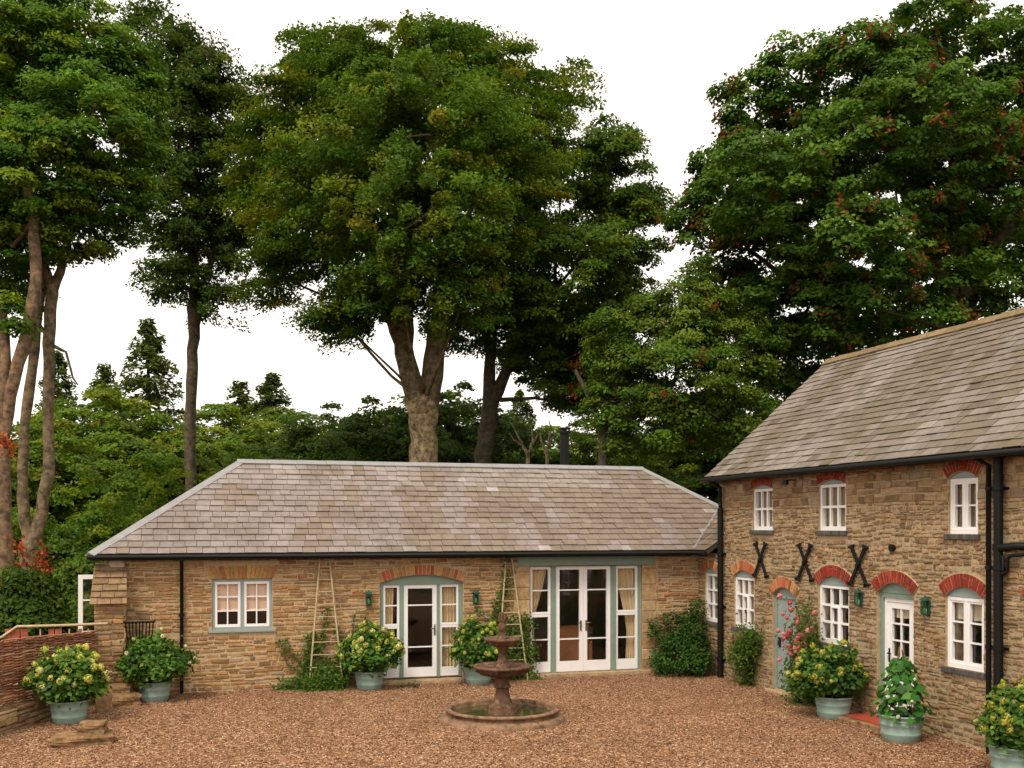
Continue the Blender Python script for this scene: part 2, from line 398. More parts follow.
# ------------------------------------------------------------------ roofs
def clip_poly(poly, conv):
    n = len(conv)
    for i in range(n):
        (ax, ay), (bx, by) = conv[i], conv[(i + 1) % n]
        outp = []
        for k in range(len(poly)):
            p, q = poly[k], poly[(k + 1) % len(poly)]
            dp = (bx - ax) * (p[1] - ay) - (by - ay) * (p[0] - ax); dq = (bx - ax) * (q[1] - ay) - (by - ay) * (q[0] - ax)
            if dp >= 0: outp.append(p)
            if dp * dq < 0:
                t = dp / (dp - dq); outp.append((p[0] + (q[0] - p[0]) * t, p[1] + (q[1] - p[1]) * t))
        poly = outp
        if len(poly) < 3: return []
    return poly
def slates(mb, O, Sd, Td, conv, g, wr, tone_fn, mi=0, lift=0.03):
    O, Sd, Td = np.array(O, float), np.array(Sd, float), np.array(Td, float)
    Nn = np.cross(Sd, Td); Nn /= np.linalg.norm(Nn)
    if Nn[2] < 0: Nn = -Nn
    smin, smax = min(p[0] for p in conv), max(p[0] for p in conv); tmax = max(p[1] for p in conv)
    i = 0; t0 = 0.0
    while t0 < tmax - .02:
        s = smin - random.uniform(0, wr[1])
        while s < smax:
            wd = random.uniform(*wr)
            j = random.uniform(-.006, .006); t1 = t0 + g + .05
            poly = clip_poly([(s + .004, t0 + j), (s + wd - .004, t0 + j + random.uniform(-.004, .004)), (s + wd - .004, t1), (s + .004, t1)], conv)
            if poly:
                n0 = random.uniform(-.004, .006); n = len(poly)
                def P3(p, dn): 
                    h = lift - (lift - .008) * (p[1] - t0) / (t1 - t0)
                    return O + Sd * p[0] + Td * p[1] + Nn * (h + n0 + dn)
                v = [P3(p, 0) for p in poly] + [P3(p, -.012) for p in poly]
                mb.add(v, [tuple(range(n))] + [(k, n + k, n + (k + 1) % n, (k + 1) % n) for k in range(n)], tone_fn(O + Sd * (s + wd / 2) + Td * t0), mi)
            s += wd
        t0 += g; i += 1
def plane_slab(mb, pts, thick=0.07, mi=0, down=0.012):
    """a roof plane as a thin solid under the slates"""
    pts = [np.array(p, float) for p in pts]
    N = np.cross(pts[1] - pts[0], pts[2] - pts[0]); N /= np.linalg.norm(N)
    if N[2] < 0: N = -N
    n = len(pts); v = [p - N * down for p in pts] + [p - N * (thick + down) for p in pts]
    mb.add(v, [tuple(range(n)), tuple(range(n, 2 * n))[::-1]] + [(k, n + k, n + (k + 1) % n, (k + 1) % n) for k in range(n)], (.1, .08, .06), mi)
def capping(mb, p0, p1, nA, nB, wd=0.14, up=0.05, seg=None, tone=None, thick=0.02, step=0.0):
    p0, p1 = np.array(p0, float), np.array(p1, float); D = p1 - p0; L = np.linalg.norm(D); D /= L
    def side(nn, other):
        nn = np.array(nn, float); nn /= np.linalg.norm(nn); s = np.cross(nn, D)
        if np.dot(s, np.array(other, float)) > 0: s = -s
        return s, nn
    sA, a = side(nA, nB); sB, b = side(nB, nA)
    avg = (a + b); avg /= np.linalg.norm(avg)
    k = max(1, int(L / seg)) if seg else 1
    for i in range(k):
        q0 = p0 + D * L * (i + .004) / k; q1 = p0 + D * L * (i + .996) / k
        dz = random.uniform(0, step); vs = []
        for q, e in ((q0, dz + step * .6), (q1, dz)):
            vs += [q + sA * wd + a * (up + e), q + avg * (up * 1.35 + e), q + sB * wd + b * (up + e), q + sA * wd + a * (up + e - thick), q + sB * wd + b * (up + e - thick)]
        mb.add(vs, [(0, 1, 6, 5), (1, 2, 7, 6), (0, 5, 8, 3), (2, 4, 9, 7), (0, 3, 4, 2, 1), (5, 6, 7, 9, 8)], jit(tone, .15, .04) if tone else (1, 1, 1))
# ------------------------------------------------------------------ the ground
g = MB(); g.add([(-600, -300, 0), (600, -300, 0), (600, 900, 0), (-600, 900, 0)], [(0, 1, 2, 3)])
tag(g.build('ground', M['earth']), kind='structure')
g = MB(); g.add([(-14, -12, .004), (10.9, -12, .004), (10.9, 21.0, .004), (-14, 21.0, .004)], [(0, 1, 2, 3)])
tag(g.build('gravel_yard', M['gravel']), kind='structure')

def pebbles():
    n = 120000; x = RNG.uniform(-4.5, 10.68, n); y = RNG.uniform(7.0, 20.86, n)
    ok = (x < 10.68) & (y < 20.86) & (x > -2.9 + (y - 17.5) * .34)
    x, y = x[ok][:n], y[ok][:n]; n = len(x)
    r = RNG.uniform(.0075, .015, n)
    base = np.array([(1, 0, 0), (.1, 1, 0), (-1, .1, 0), (0, -1, 0), (0, 0, .8), (0, 0, -.5)])
    q = RNG.uniform(0, 2 * pi, n); st = RNG.uniform(.6, 1.2, (n, 6, 3))
    vb = base[None] * st
    vx = vb[:, :, 0] * np.cos(q)[:, None] - vb[:, :, 1] * np.sin(q)[:, None]; vy = vb[:, :, 0] * np.sin(q)[:, None] + vb[:, :, 1] * np.cos(q)[:, None]
    V = np.stack([vx, vy, vb[:, :, 2]], -1) * r[:, None, None] + np.stack([x, y, .004 + r * .35], -1)[:, None, :]
    tri = np.array([(0, 1, 4), (1, 2, 4), (2, 3, 4), (3, 0, 4), (1, 0, 5), (2, 1, 5), (3, 2, 5), (0, 3, 5)])
    T = (tri[None] + (np.arange(n) * 6)[:, None, None]).reshape(-1, 3)
    pal = np.array([(.18, .08, .038), (.27, .132, .066), (.37, .195, .105), (.48, .29, .175), (.68, .49, .34), (.07, .035, .02)])
    c = pal[RNG.choice(6, n, p=[.22, .26, .24, .13, .05, .10])] * RNG.uniform(.8, 1.2, (n, 1))
    me = bpy.data.meshes.new('gravel_stones'); me.vertices.add(n * 6); me.vertices.foreach_set('co', V.astype(np.float32).ravel())
    me.loops.add(T.size); me.loops.foreach_set('vertex_index', T.ravel().astype(np.int32))
    me.polygons.add(len(T)); me.polygons.foreach_set('loop_start', np.arange(0, T.size, 3, dtype=np.int32))
    at = me.attributes.new('tone', 'FLOAT_COLOR', 'FACE')
    at.data.foreach_set('color', np.repeat(np.concatenate([c, np.ones((n, 1))], 1), 8, 0).astype(np.float32).ravel())
    me.materials.append(M['peb']); me.update(); me.validate()
    o = bpy.data.objects.new('gravel_stones', me); COL.objects.link(o); tag(o, kind='stuff')
pebbles()

BARN_PAL = [(4, (0.339, 0.193, 0.084)), (3, (0.306, 0.166, 0.071)), (2, (0.372, 0.224, 0.104)), (2, (0.264, 0.14, 0.063)), (1.5, (0.355, 0.24, 0.131)), (0.7, (0.312, 0.12, 0.052)), (1, (0.226, 0.146, 0.084))]
COT_PAL = [(4, (0.282, 0.176, 0.091)), (3, (0.246, 0.149, 0.076)), (3, (0.312, 0.207, 0.116)), (2, (0.205, 0.127, 0.067)), (2, (0.272, 0.196, 0.124)), (1, (0.169, 0.107, 0.061)), (1, (0.348, 0.244, 0.153))]
ASH_PAL = [(2, (0.403, 0.264, 0.138)), (1, (0.37, 0.231, 0.116)), (1, (0.431, 0.297, 0.165))]
RED = [(3, (.25, .030, .018)), (2, (.20, .028, .018)), (1, (.30, .055, .03))]
ORANGE = [(3, (.38, .12, .05)), (2, (.34, .085, .04)), (2, (.42, .19, .08)), (1, (.46, .26, .12))]
TAN = [(2, (.42, .24, .09)), (2, (.37, .19, .075)), (.4, (.36, .14, .06))]

# ------------------------------------------------------------------ the long barn
BX, BY = -1.48, 20.9
barn = thing('stone_barn', 'long single storey stone barn with hipped slate roof and glazed doors behind the fountain', 'building', (BX, BY, 0))
LK = 12.2                                              # inner corner with the short link wall
o_win = Opening(2.445, 1.13, 1.18, 2.16, 0, .26, .05)
o_arch = Opening(5.98, 1.72, .07, 2.035, .155, .20, 0)
o_fr = Opening(9.555, 2.55, .05, 2.345, 0, 0, 0)
mb = MB()
wall_slab(mb, LK, 2.64, [o_win, o_arch, o_fr])
zones = [(8.02, 11.2, 2.33, 2.7), (7.95, 8.29, -.1, 2.4), (10.82, 11.2, -.1, 2.4)]
stones(mb, LK, 2.62, [o_win, o_arch, o_fr], BARN_PAL, (.036, .10), (.08, .33), (.002, .022), joint=.015, zones=zones, seed=3)
random.seed(5)
for x0, x1 in ((7.95, 8.28), (10.83, 11.2)):           # smooth tan jamb stones either side of the wide doors
    z = -.05
    while z < 2.3:
        h = min(random.uniform(.2, .38), 2.345 - z); e = random.uniform(-.05, .05)
        a, b = (x0 + e, x1) if x0 < 9 else (x0, x1 + e)
        mb.bbox(a, b - .006, -.026, .02, z + .005, z + h - .005, .01, jit(pick(ASH_PAL), .1, .03), 1); z += h
wall = mb.build('wall', [M['mortar'], M['stone']], barn)
# link wall, turned to face the yard's left side
LR = -pi / 2
o_lk = Opening(.57, .56, 1.13, 2.16, .12, .17, .06)
mb = MB(); wall_slab(mb, .95, 2.6, [o_lk])
stones(mb, .95, 2.6, [o_lk], COT_PAL, (.05, .10), (.10, .26), seed=4)
link = mb.build('wall', [M['mortar'], M['stone']], barn, (LK, 0, 0), LR)
mb = MB()                                              # left end and back walls
mb.box(.0, .38, .385, 5.2, -.1, 2.6); mb.box(.385, 14.3, 4.85, 5.2, -.1, 2.6); mb.box(14.31, 14.6, .385, 4.84, -.1, 2.6)
mb.build('rear_wall', M['mortar'], barn)
mb = MB(); mb.box(.39, 14.3, .385, 4.84, -.05, .04); mb.build('floor', M['floor'], barn)
mb = MB(); mb.box(6.75, 6.9, .9, 4.84, .041, 2.55); mb.box(3.4, 3.5, .39, 4.84, .041, 2.55); mb.box(.39, 14.3, 4.8, 4.845, .041, 2.56); mb.build('partition', M['plaster'], barn)

EV, RG, EZ, RZ, RX0, RX1 = -.3, 2.5, 2.65, 4.57, 2.5, 11.93
XL, XR, YB = -.3, 14.73, 5.3
VI = (LK - .3, EV)                                     # inner eaves corner
VE = (13.315, 1.115)                                   # where the valley meets the hip
kz = (RZ - EZ) / (RG - EV)
zat = lambda d: EZ + (d - EV) * kz
k = sqrt(1 + kz * kz)
def slate_tone(base, warm, f):
    def fn(p):
        c = np.array(base) * random.uniform(.78, 1.22)
        if random.random() < f: c = np.array(warm) * random.uniform(.8, 1.25)
        return tuple(c * np.array([random.uniform(.96, 1.04) for _ in range(3)]))
    return fn
def barn_tone(p):
    t = min(max((p[0] - 1.0) / 10, 0), 1)
    n = mnoise.noise(Vector((p[0] * .9, p[1] * .35, 3.1))) + .5 * mnoise.noise(Vector((p[0] * 2.7, p[1] * 1.2, 7.7)))
    q = random.random()
    if n + .55 * (t - .55) + random.uniform(-.14, .14) > .06: c = np.array((.198, .148, .112))
    else: c = np.array((.232, .186, .170))
    if q < .008 + .04 * (n < -.35): c = np.array((.34, .30, .285))
    if p[2] > 4.0 and mnoise.noise(Vector((p[0] * 1.6, .4, 9.0))) > .05: c = c * .5 + np.array((.30, .26, .24)) * .5
    return tuple(c * random.uniform(.90, 1.10))
random.seed(21)
mb = MB()
plane_slab(mb, [(XL, EV, EZ), (VI[0], EV, EZ), (VE[0], VE[1], zat(VE[1])), (RX1, RG, RZ), (RX0, RG, RZ)])
plane_slab(mb, [(XL, YB, EZ), (XL, EV, EZ), (RX0, RG, RZ)])
plane_slab(mb, [(XR, YB, EZ), (XL, YB, EZ), (RX0, RG, RZ), (RX1, RG, RZ)])
plane_slab(mb, [(XR, VE[1] - 1.4, EZ), (XR, YB, EZ), (RX1, RG, RZ), (VE[0], VE[1], zat(VE[1]))])
slates(mb, (0, EV, EZ), (1, 0, 0), (0, 1 / k, kz / k), [(XL, 0), (VI[0], 0), (VE[0], (VE[1] - EV) * k), (RX1, (RG - EV) * k), (RX0, (RG - EV) * k)], .205, (.20, .31), barn_tone, 1)
ke = sqrt((RX0 - XL) ** 2 + (RZ - EZ) ** 2); ce, se = (RX0 - XL) / ke, (RZ - EZ) / ke
slates(mb, (XL, YB, EZ), (0, -1, 0), (ce, 0, se), [(0, 0), (YB - EV, 0), (YB - RG, ke)], .205, (.20, .31), slate_tone((.23, .185, .165), (.17, .125, .08), .3), 1)
kb = (RZ - EZ) / (YB - RG); kk = sqrt(1 + kb * kb)
slates(mb, (0, YB, EZ), (-1, 0, 0), (0, -1 / kk, kb / kk), [(-XR, 0), (-XL, 0), (-RX0, (YB - RG) * kk), (-RX1, (YB - RG) * kk)], .205, (.20, .31), slate_tone((.23, .185, .165), (.17, .125, .08), .3), 1)
roof = mb.build('roof', [M['roof_under'], M['slate']], barn)
# roof of the link, meeting the barn roof in a leaded valley
mb = MB(); Lq = [(VI[0], .85, EZ), (VI[0], EV, EZ), (VE[0], VE[1], zat(VE[1])), (VE[0], .85, zat(VE[1]))]
random.seed(22)
pl = [(VI[0], .85 + .04 - .0, EZ)]
y0l = .85
plane_slab(mb, [(VI[0], y0l - 0.0 - .0, EZ), (VI[0], EV, EZ), (VE[0], VE[1], zat(VE[1])), (VE[0], y0l, zat(VE[1]))]) if False else None
ys = 20.02 - BY                                        # runs forward until it meets the cottage gable
plane_slab(mb, [(VI[0], ys, EZ), (VE[0], ys, zat(VE[1])), (VE[0], VE[1], zat(VE[1])), (VI[0], EV, EZ)])
plane_slab(mb, [(VE[0], ys, zat(VE[1])), (XR, ys, EZ), (XR, VE[1] - 1.4, EZ), (VE[0], VE[1], zat(VE[1]))])
slates(mb, (VI[0], 0, EZ), (0, -1, 0), (1 / k, 0, kz / k), [(-EV, 0), (-ys, 0), (-ys, (VE[1] - EV) * k), (-VE[1], (VE[1] - EV) * k)], .205, (.20, .31), slate_tone((.20, .15, .125), (.15, .11, .07), .5), 1)
mb.build('roof', [M['roof_under'], M['slate']], barn)
nF = (0, -kz, 1); nL = (-se, 0, ce); nLk = (-kz, 0, 1); nB = (0, kb, 1); nR = (kz, 0, 1)
mb = MB(); capping(mb, (XL, EV, EZ), (RX0, RG, RZ), nF, nL, .13, .035); mb.build('hip_flashing', M['lead'], barn)
mb = MB(); capping(mb, (VE[0], VE[1], zat(VE[1])), (RX1, RG, RZ), nF, nR, .11, .035); mb.build('hip_flashing', M['lead'], barn)
mb = MB(); capping(mb, (RX0 - .05, RG, RZ), (RX1 + .05, RG, RZ), nF, nB, .12, .04, .6, None, .02, .004); mb.build('ridge', M['lead'], barn)
mb = MB(); capping(mb, (VI[0] + .02, EV + .02, EZ + .0), (VE[0], VE[1], zat(VE[1])), nF, nLk, .15, .036, None, None, .02); mb.build('valley_flashing', M['lead'], barn)
# gutters, downpipe, flue
def gutter(parent, pts, r=.042):
    mb = MB(); mb.tube(pts, r, 8); return mb.build('gutter', M['black'], parent)
gutter(barn, [(XL - .02, EV - .04, EZ - .045), (VI[0] - .05, EV - .04, EZ - .045), (VI[0] - .05, ys - .1, EZ - .045)])
mb = MB(); mb.box(XL + .02, VI[0] + .0, EV + .02, EV + .045, EZ - .11, EZ - .035); mb.box(VI[0] + .02, VI[0] + .045, ys, EV + .01, EZ - .11, EZ - .035)
mb.box(XL + .02, LK + .2, EV + .046, -.03, EZ - .08, EZ - .065); mb.build('fascia', M['black'], barn)
def downpipe(parent, s, z0, z1, r, y=-.09, offset=None, name='downpipe', clips=True):
    mb = MB(); pts = [(s, y, z0), (s, y, z1)]
    if offset: pts += [(s + offset[0], y + offset[1], z1 + offset[2])]
    mb.tube(pts, r, 10)
    z = z0 + .35
    while clips and z < z1:
        mb.tube([(s, y, z), (s, y, z + .05)], r * 1.3, 10); mb.box(s - r * 1.6, s + r * 1.6, -.035, -.015, z, z + .04); z += 1.1
    return mb.build(name, M['black'], parent)
downpipe(barn, 1.33, .02, 2.42, .034, -.075, (0, -.27, .16))
mb = MB(); mb.tube([(10.5, 4.0, 3.3), (10.5, 4.0, 5.52)], .115, 16); mb.tube([(10.5, 4.0, 5.52), (10.5, 4.0, 5.58)], .15, 16); mb.tube([(10.5, 4.0, 5.62), (10.5, 4.0, 5.66)], .16, 16); mb.tube([(10.5, 4, 5.5), (10.5, 4, 5.64)], .06, 8)
mb.build('flue', M['black'], barn)
# arch bricks
random.seed(31)
arch_bricks(o_win, TAN, .075, .012).build('lintel_stones', M['brick'], barn)
arch_bricks(o_arch, TAN + ORANGE, .085, .028).build('brick_arch', [M['brick'], M['mortar']], barn)
arch_bricks(o_lk, ORANGE, .06, .03).build('brick_arch', [M['brick'], M['mortar']], barn, (LK, 0, 0), LR)
mb = MB(); mb.box(8.02, 11.12, -.035, .1, 2.348, 2.575); mb.build('lintel', M['sage'], barn)
mb = MB(); mb.bbox(5.05, 6.95, -.16, .05, -.05, .065, .012, (.40, .27, .16)); mb.build('door_sill', M['stone'], barn)
mb = MB(); mb.bbox(8.1, 9.5, -.14, .05, -.05, .08, .012, (.36, .25, .15)); mb.bbox(9.506, 11.0, -.13, .05, -.05, .078, .012, (.40, .28, .165)); mb.build('door_sill', M['stone'], barn)

# window with the pink blinds
wd = MB(); ring(wd, 0, 1.13, 0, .98, .03, .14, .05, mi=0); wd.box(.535, .595, .032, .14, .05, .93)
wd = wd.build('window', M['bluegrey'], barn, (o_win.s - .565, 0, o_win.z0))
MB().box(-.06, 1.19, -.05, .16, -.045, -.002).build('sill', M['bluegrey'], wd)
for x0 in (.052, .597):
    c = MB(); a, b, z0, z1 = ring(c, x0, x0 + .481, .052, .928, .045, .10, .05); bars(c, a, b, z0, z1, .05, .09, [(a + b) / 2], [z0 + .26, z0 + .53], .024)
    c = c.build('casement', M['white'], wd); pane(a, b, z0, z1, .07, c) if False else None
    pane(a - .004, b + .004, z0 - .004, z1 + .004, .085, wd)

# arched garden door
dr = MB(); X0 = o_arch.s - .86
dr.box(0, .075, .06, .2, .0, 1.89); dr.box(1.645, 1.72, .06, .2, .0, 1.89); dr.box(.415, .495, .062, .2, .0, 1.89); dr.box(1.185, 1.245, .062, .2, .0, 1.89)
fr = dr.build('door_frame', M['sage'], barn, (X0, 0, o_arch.z0 + .03))
head_panel(o_arch, 'head_panel', M['sage'], fr, X0, o_arch.z0 + .03, .055, .19, 1.991)
def leaf(name, parent, x0, x1, z0, z1, y0, st, top, bot, hs, vs=(), b=.026, loc=(0, 0, 0), m='white', pn=True):
    c = MB(); a, e, q0, q1 = ring(c, x0, x1, z0, z1, y0, y0 + .05, st, top, bot); bars(c, a, e, q0, q1, y0, y0 + .04, vs, hs, b)
    c = c.build(name, M[m], parent, loc); pane(a - .004, e + .004, q0 - .004, q1 + .004, y0 + .034, c)
    return c
L0 = (X0, 0, 0)
for x0, x1 in ((.078, .412), (1.248, 1.642)):
    leaf('side_window', barn, x0, x1, 1.155, 1.985, .085, .045, .05, .045, [1.57], loc=L0)
    leaf('side_window', barn, x0, x1, .115, 1.15, .085, .045, .045, .18, [.73], loc=L0)
d = leaf('glazed_door', barn, .498, 1.182, .115, 1.985, .08, .085, .075, .19, [1.57, .72], loc=L0)
h = MB(); h.box(1.125, 1.155, .065, .079, .95, 1.17); h.tube([(1.14, .075, 1.09), (1.14, .03, 1.09), (1.04, .03, 1.09)], .011, 6); h.build('handle', M['brass'], d)

# wide glazed doors
X0 = o_fr.s - 1.275; L0 = (X0, 0, 0)
dr = MB(); dr.box(0, .03, .06, .2, 0, 2.29); dr.box(.49, .60, .06, .2, 0, 2.29); dr.box(1.85, 1.97, .06, .2, 0, 2.29); dr.box(2.485, 2.55, .06, .2, 0, 2.29)
dr.box(0, 2.55, .055, .2, 2.292, 2.345 - .052 + .05 - .05 + .0); 
dr.build('door_frame', M['sage'], barn, (X0, 0, .05))
for x0, x1 in ((.033, .487), (1.973, 2.482)):
    leaf('side_window', barn, x0, x1, 1.315, 2.325, .085, .05, .06, .05, [1.82], loc=L0)
    leaf('side_window', barn, x0, x1, .09, 1.31, .085, .05, .05, .22, [.78], loc=L0)
for x0, x1, hx, sg in ((.603, 1.224, 1.165, -1), (1.228, 1.847, 1.287, 1)):
    d = leaf('glazed_door', barn, x0, x1, .09, 2.325, .08, .085, .07, .22, [1.82, .78], loc=L0)
    h = MB(); h.box(hx - .018, hx + .018, .064, .079, .95, 1.17); h.tube([(hx, .075, 1.12), (hx, .03, 1.12), (hx + sg * .09, .03, 1.12)], .011, 6); h.build('handle', M['brass'], d)

def cottage_window(parent, o, cols, rows, loc_rz, y=.025, sash=None, head=True, sill=None, thick=.05, mull=.036):
    """white frame in a brick-arched opening; loc_rz: (location of the wall frame, rotation)"""
    (lx, ly, lz), rz = loc_rz
    H = o.zs - o.z0; W = o.w
    f = MB(); a, b, z0, z1 = ring(f, .003, W - .003, .0, H - .004, y, y + .09, thick, thick, thick * 1.4)
    if sash == 'pair':                      # two side-hung casements
        mid = (a + b) / 2
        f.box(mid - .03, mid + .03, y + .003, y + .085, z0, z1)
        for p, q in ((a, mid - .03), (mid + .03, b)):
            r = ring(f, p, q, z0, z1, y + .012, y + .06, .032); bars(f, *r, y + .016, y + .05, [], [r[2] + (r[3] - r[2]) * i / rows for i in range(1, rows)], .024)
    else:
        cs = [a + (b - a) * i / cols for i in range(1, cols)]; rs = [z0 + (z1 - z0) * i / rows for i in range(1, rows)]
        bars(f, a, b, z0, z1, y + .006, y + .06, cs, rs, mull)
        if sash == 'mid':                   # small opening light in the middle, lower two rows
            ring(f, cs[0] + mull / 2, cs[1] - mull / 2, z0, rs[-1] - mull / 2, y - .006, y + .05, .024)
    c, s_ = cos(rz), sin(rz); px, py = o.s - W / 2, 0
    wnd = f.build('window', M['white'], parent, (lx + c * px - s_ * py, ly + s_ * px + c * py, o.z0), rz)
    pane(a - .003, b + .003, z0 - .003, z1 + .003, y + .062, wnd)
    if head and o.rise: head_panel(o, 'head_panel', M['bluegrey'], wnd, px, o.z0, y - .008, y + .08, o.zs + .001)
    if sill:
        q = MB(); n = max(3, int((W + .12) / .075))
        for i in range(n):
            x0 = -.06 + (W + .12) * i / n; x1 = -.06 + (W + .12) * (i + .9) / n
            q.bbox(x0, x1, -.055, .12, -.085, -.004, .01, jit((.085, .075, .07), .25, .04))
        q.build('sill', M['brick'], wnd)
    return wnd
cottage_window(barn, o_lk, 2, 3, ((LK, 0, 0), LR), sill=True)

# ------------------------------------------------------------------ the two storey cottage
cot = thing('stone_cottage', 'tall two storey stone cottage with red brick arches on the right of the yard', 'house', (10.72, 19.95, 0), -pi / 2)
CL = 12.8
ups = [Opening(1.735, .74, 3.10, 3.91, .07, .155, .09), Opening(4.065, .80, 3.10, 3.91, .075, .155, .09), Opening(7.31, .60, 3.06, 3.87, .10, .19, .09)]
gw = [Opening(1.02, .80, 1.12, 2.14, .14, .20, .09), Opening(4.105, .90, 1.12, 2.14, .16, .20, .09), Opening(7.34, .78, 1.10, 2.14, .15, .20, .09), Opening(8.98, .80, 1.12, 2.14, .15, .2, .09)]
od1 = Opening(2.515, .80, .06, 1.86, .16, .20, 0); od2 = Opening(5.77, .90, .14, 2.10, .17, .20, 0)
ops = ups + gw + [od1, od2]
mb = MB(); wall_slab(mb, CL, 4.17, ops)
def cot_zone(q): return q
stones(mb, CL, 3.55, ops, COT_PAL, (.036, .095), (.055, .20), (.002, .026), joint=.017, wave=.04, seed=6)
stones(mb, CL, 4.17, ops, COT_PAL, (.08, .14), (.16, .38), (.008, .028), z_start=3.55, wave=.0, seed=8)
cw = mb.build('wall', [M['mortar_dark'], M['stone']], cot)
mb = MB(); CR, CE, CZ, CT = 2.68, -.3, 4.2, 6.78
mb.box(0, .3, .385, 5.3, -.1, 4.17); mb.box(CL - .3, CL, .385, 5.3, -.1, 4.17); mb.box(.305, CL - .305, 5.0, 5.3, -.1, 4.17)
for x0, x1 in ((0, .3), (CL - .3, CL)):
    v = [(x, y, z) for x in (x0, x1) for y, z in ((.0, 4.18), (5.3, 4.18), (CR, CT - .25))]
    mb.add(v, [(0, 1, 2), (3, 5, 4), (0, 3, 4, 1), (1, 4, 5, 2), (2, 5, 3, 0)])
mb.build('rear_wall', M['mortar_dark'], cot)
mb = MB(); mb.box(.31, CL - .31, .385, 4.99, -.05, .1); mb.box(.31, CL - .31, .385, 4.99, 2.62, 2.75); mb.build('floor', M['floor'], cot)
mb = MB(); mb.box(.31, CL - .31, 2.9, 2.95, .101, 2.61); mb.box(.31, CL - .31, 1.6, 1.65, 2.76, 4.3)
for s in (1.95, 3.2, 4.95, 6.5, 8.2): mb.box(s, s + .08, .39, 2.89, .101, 2.61)
for s in (2.9, 5.6): mb.box(s, s + .08, .39, 1.59, 2.76, 4.2)
mb.build('partition', M['plaster'], cot)
ck = (CT - CZ) / (CR - CE); kc = sqrt(1 + ck * ck)
SV = -.1                                                # verge
def cot_tone(p):
    n = mnoise.noise(Vector((p[0] * .8, p[1] * .4, 1.3))) + .5 * mnoise.noise(Vector((p[0] * 2.4, p[1] * 1.4, 5.7)))
    q = random.random()
    if n + random.uniform(-.25, .25) > .12: c = np.array((.155, .122, .086))
    elif n + random.uniform(-.2, .2) < -.3: c = np.array((.235, .195, .165))
    else: c = np.array((.192, .158, .132))
    if q < .03: c = np.array((.12, .088, .058))
    return tuple(c * random.uniform(.88, 1.12))
random.seed(41)
mb = MB()
YBk = 2 * CR - CE
plane_slab(mb, [(SV, CE, CZ), (CL + .1, CE, CZ), (CL + .1, CR, CT), (SV, CR, CT)]); plane_slab(mb, [(CL + .1, YBk, CZ), (SV, YBk, CZ), (SV, CR, CT), (CL + .1, CR, CT)])
slates(mb, (0, CE, CZ), (1, 0, 0), (0, 1 / kc, ck / kc), [(SV, 0), (CL + .1, 0), (CL + .1, (CR - CE) * kc), (SV, (CR - CE) * kc)], .185, (.2, .38), cot_tone, 1)
slates(mb, (0, YBk, CZ), (-1, 0, 0), (0, -1 / kc, ck / kc), [(-CL - .1, 0), (-SV, 0), (-SV, (CR - CE) * kc), (-CL - .1, (CR - CE) * kc)], .185, (.2, .38), cot_tone, 1)
mb.build('roof', [M['roof_under'], M['slate_old']], cot)
mb = MB(); capping(mb, (SV, CR, CT), (CL + .1, CR, CT), (0, -ck, 1), (0, ck, 1), .15, .045, .42, (.20, .14, .07), .03, .014); mb.build('ridge', M['ridge'], cot)
gutter(cot, [(SV - .02, CE - .045, CZ - .05), (CL + .1, CE - .045, CZ - .05)], .045)
mb = MB(); mb.box(SV + .02, CL + .1, CE + .01, CE + .035, CZ - .10, CZ - .03); mb.box(SV + .02, CL + .1, CE + .036, -.03, CZ - .065, CZ - .05); mb.build('fascia', M['black'], cot)
downpipe(cot, .2, .02, 3.55, .06, -.10, None); downpipe(cot, .2, 3.55, 3.98, .04, -.10, (0, -.25, .14), clips=False)
downpipe(cot, 7.93, .02, 4.02, .036, -.10, (0, -.22, .09)); 
sp = downpipe(cot, 8.125, .02, 4.12, .062, -.11, None, 'soil_pipe')
mb = MB(); mb.tube([(8.07, -.11, 2.87), (8.26, -.12, 2.88), (8.44, -.12, 2.90), (8.5, -.02, 2.9)], .055, 10); mb.tube([(8.13, -.11, 2.52), (8.26, -.11, 2.53), (8.29, -.11, 2.56), (8.29, -.11, 2.72), (8.34, -.1, 2.77), (8.7, -.08, 2.8)], .024, 8); mb.tube([(8.21, -.11, 2.55), (8.21, -.11, 2.75), (8.13, -.11, 2.78)], .02, 8)
mb.build('waste_pipe', M['black'], cot)
random.seed(51)
W0 = ((0, 0, 0), 0)
cottage_window(cot, ups[0], 3, 2, W0, sill=True, mull=.045); cottage_window(cot, ups[1], 3, 2, W0, sill=True, mull=.045); cottage_window(cot, ups[2], 2, 2, W0, sash='pair', sill=True)
cottage_window(cot, gw[0], 3, 3, W0, sash='mid', sill=True); cottage_window(cot, gw[1], 3, 3, W0, sash='mid', sill=True)
cottage_window(cot, gw[2], 2, 3, W0, sash='pair', sill=True); cottage_window(cot, gw[3], 3, 3, W0, sill=True)
for o in ups + gw[1:] + [od2]: arch_bricks(o, RED, .062, .03, 2).build('brick_arch', [M['brick'], M['mortar']], cot)
for o in (gw[0], od1): arch_bricks(o, ORANGE, .062, .03, 2).build('brick_arch', [M['brick'], M['mortar']], cot)
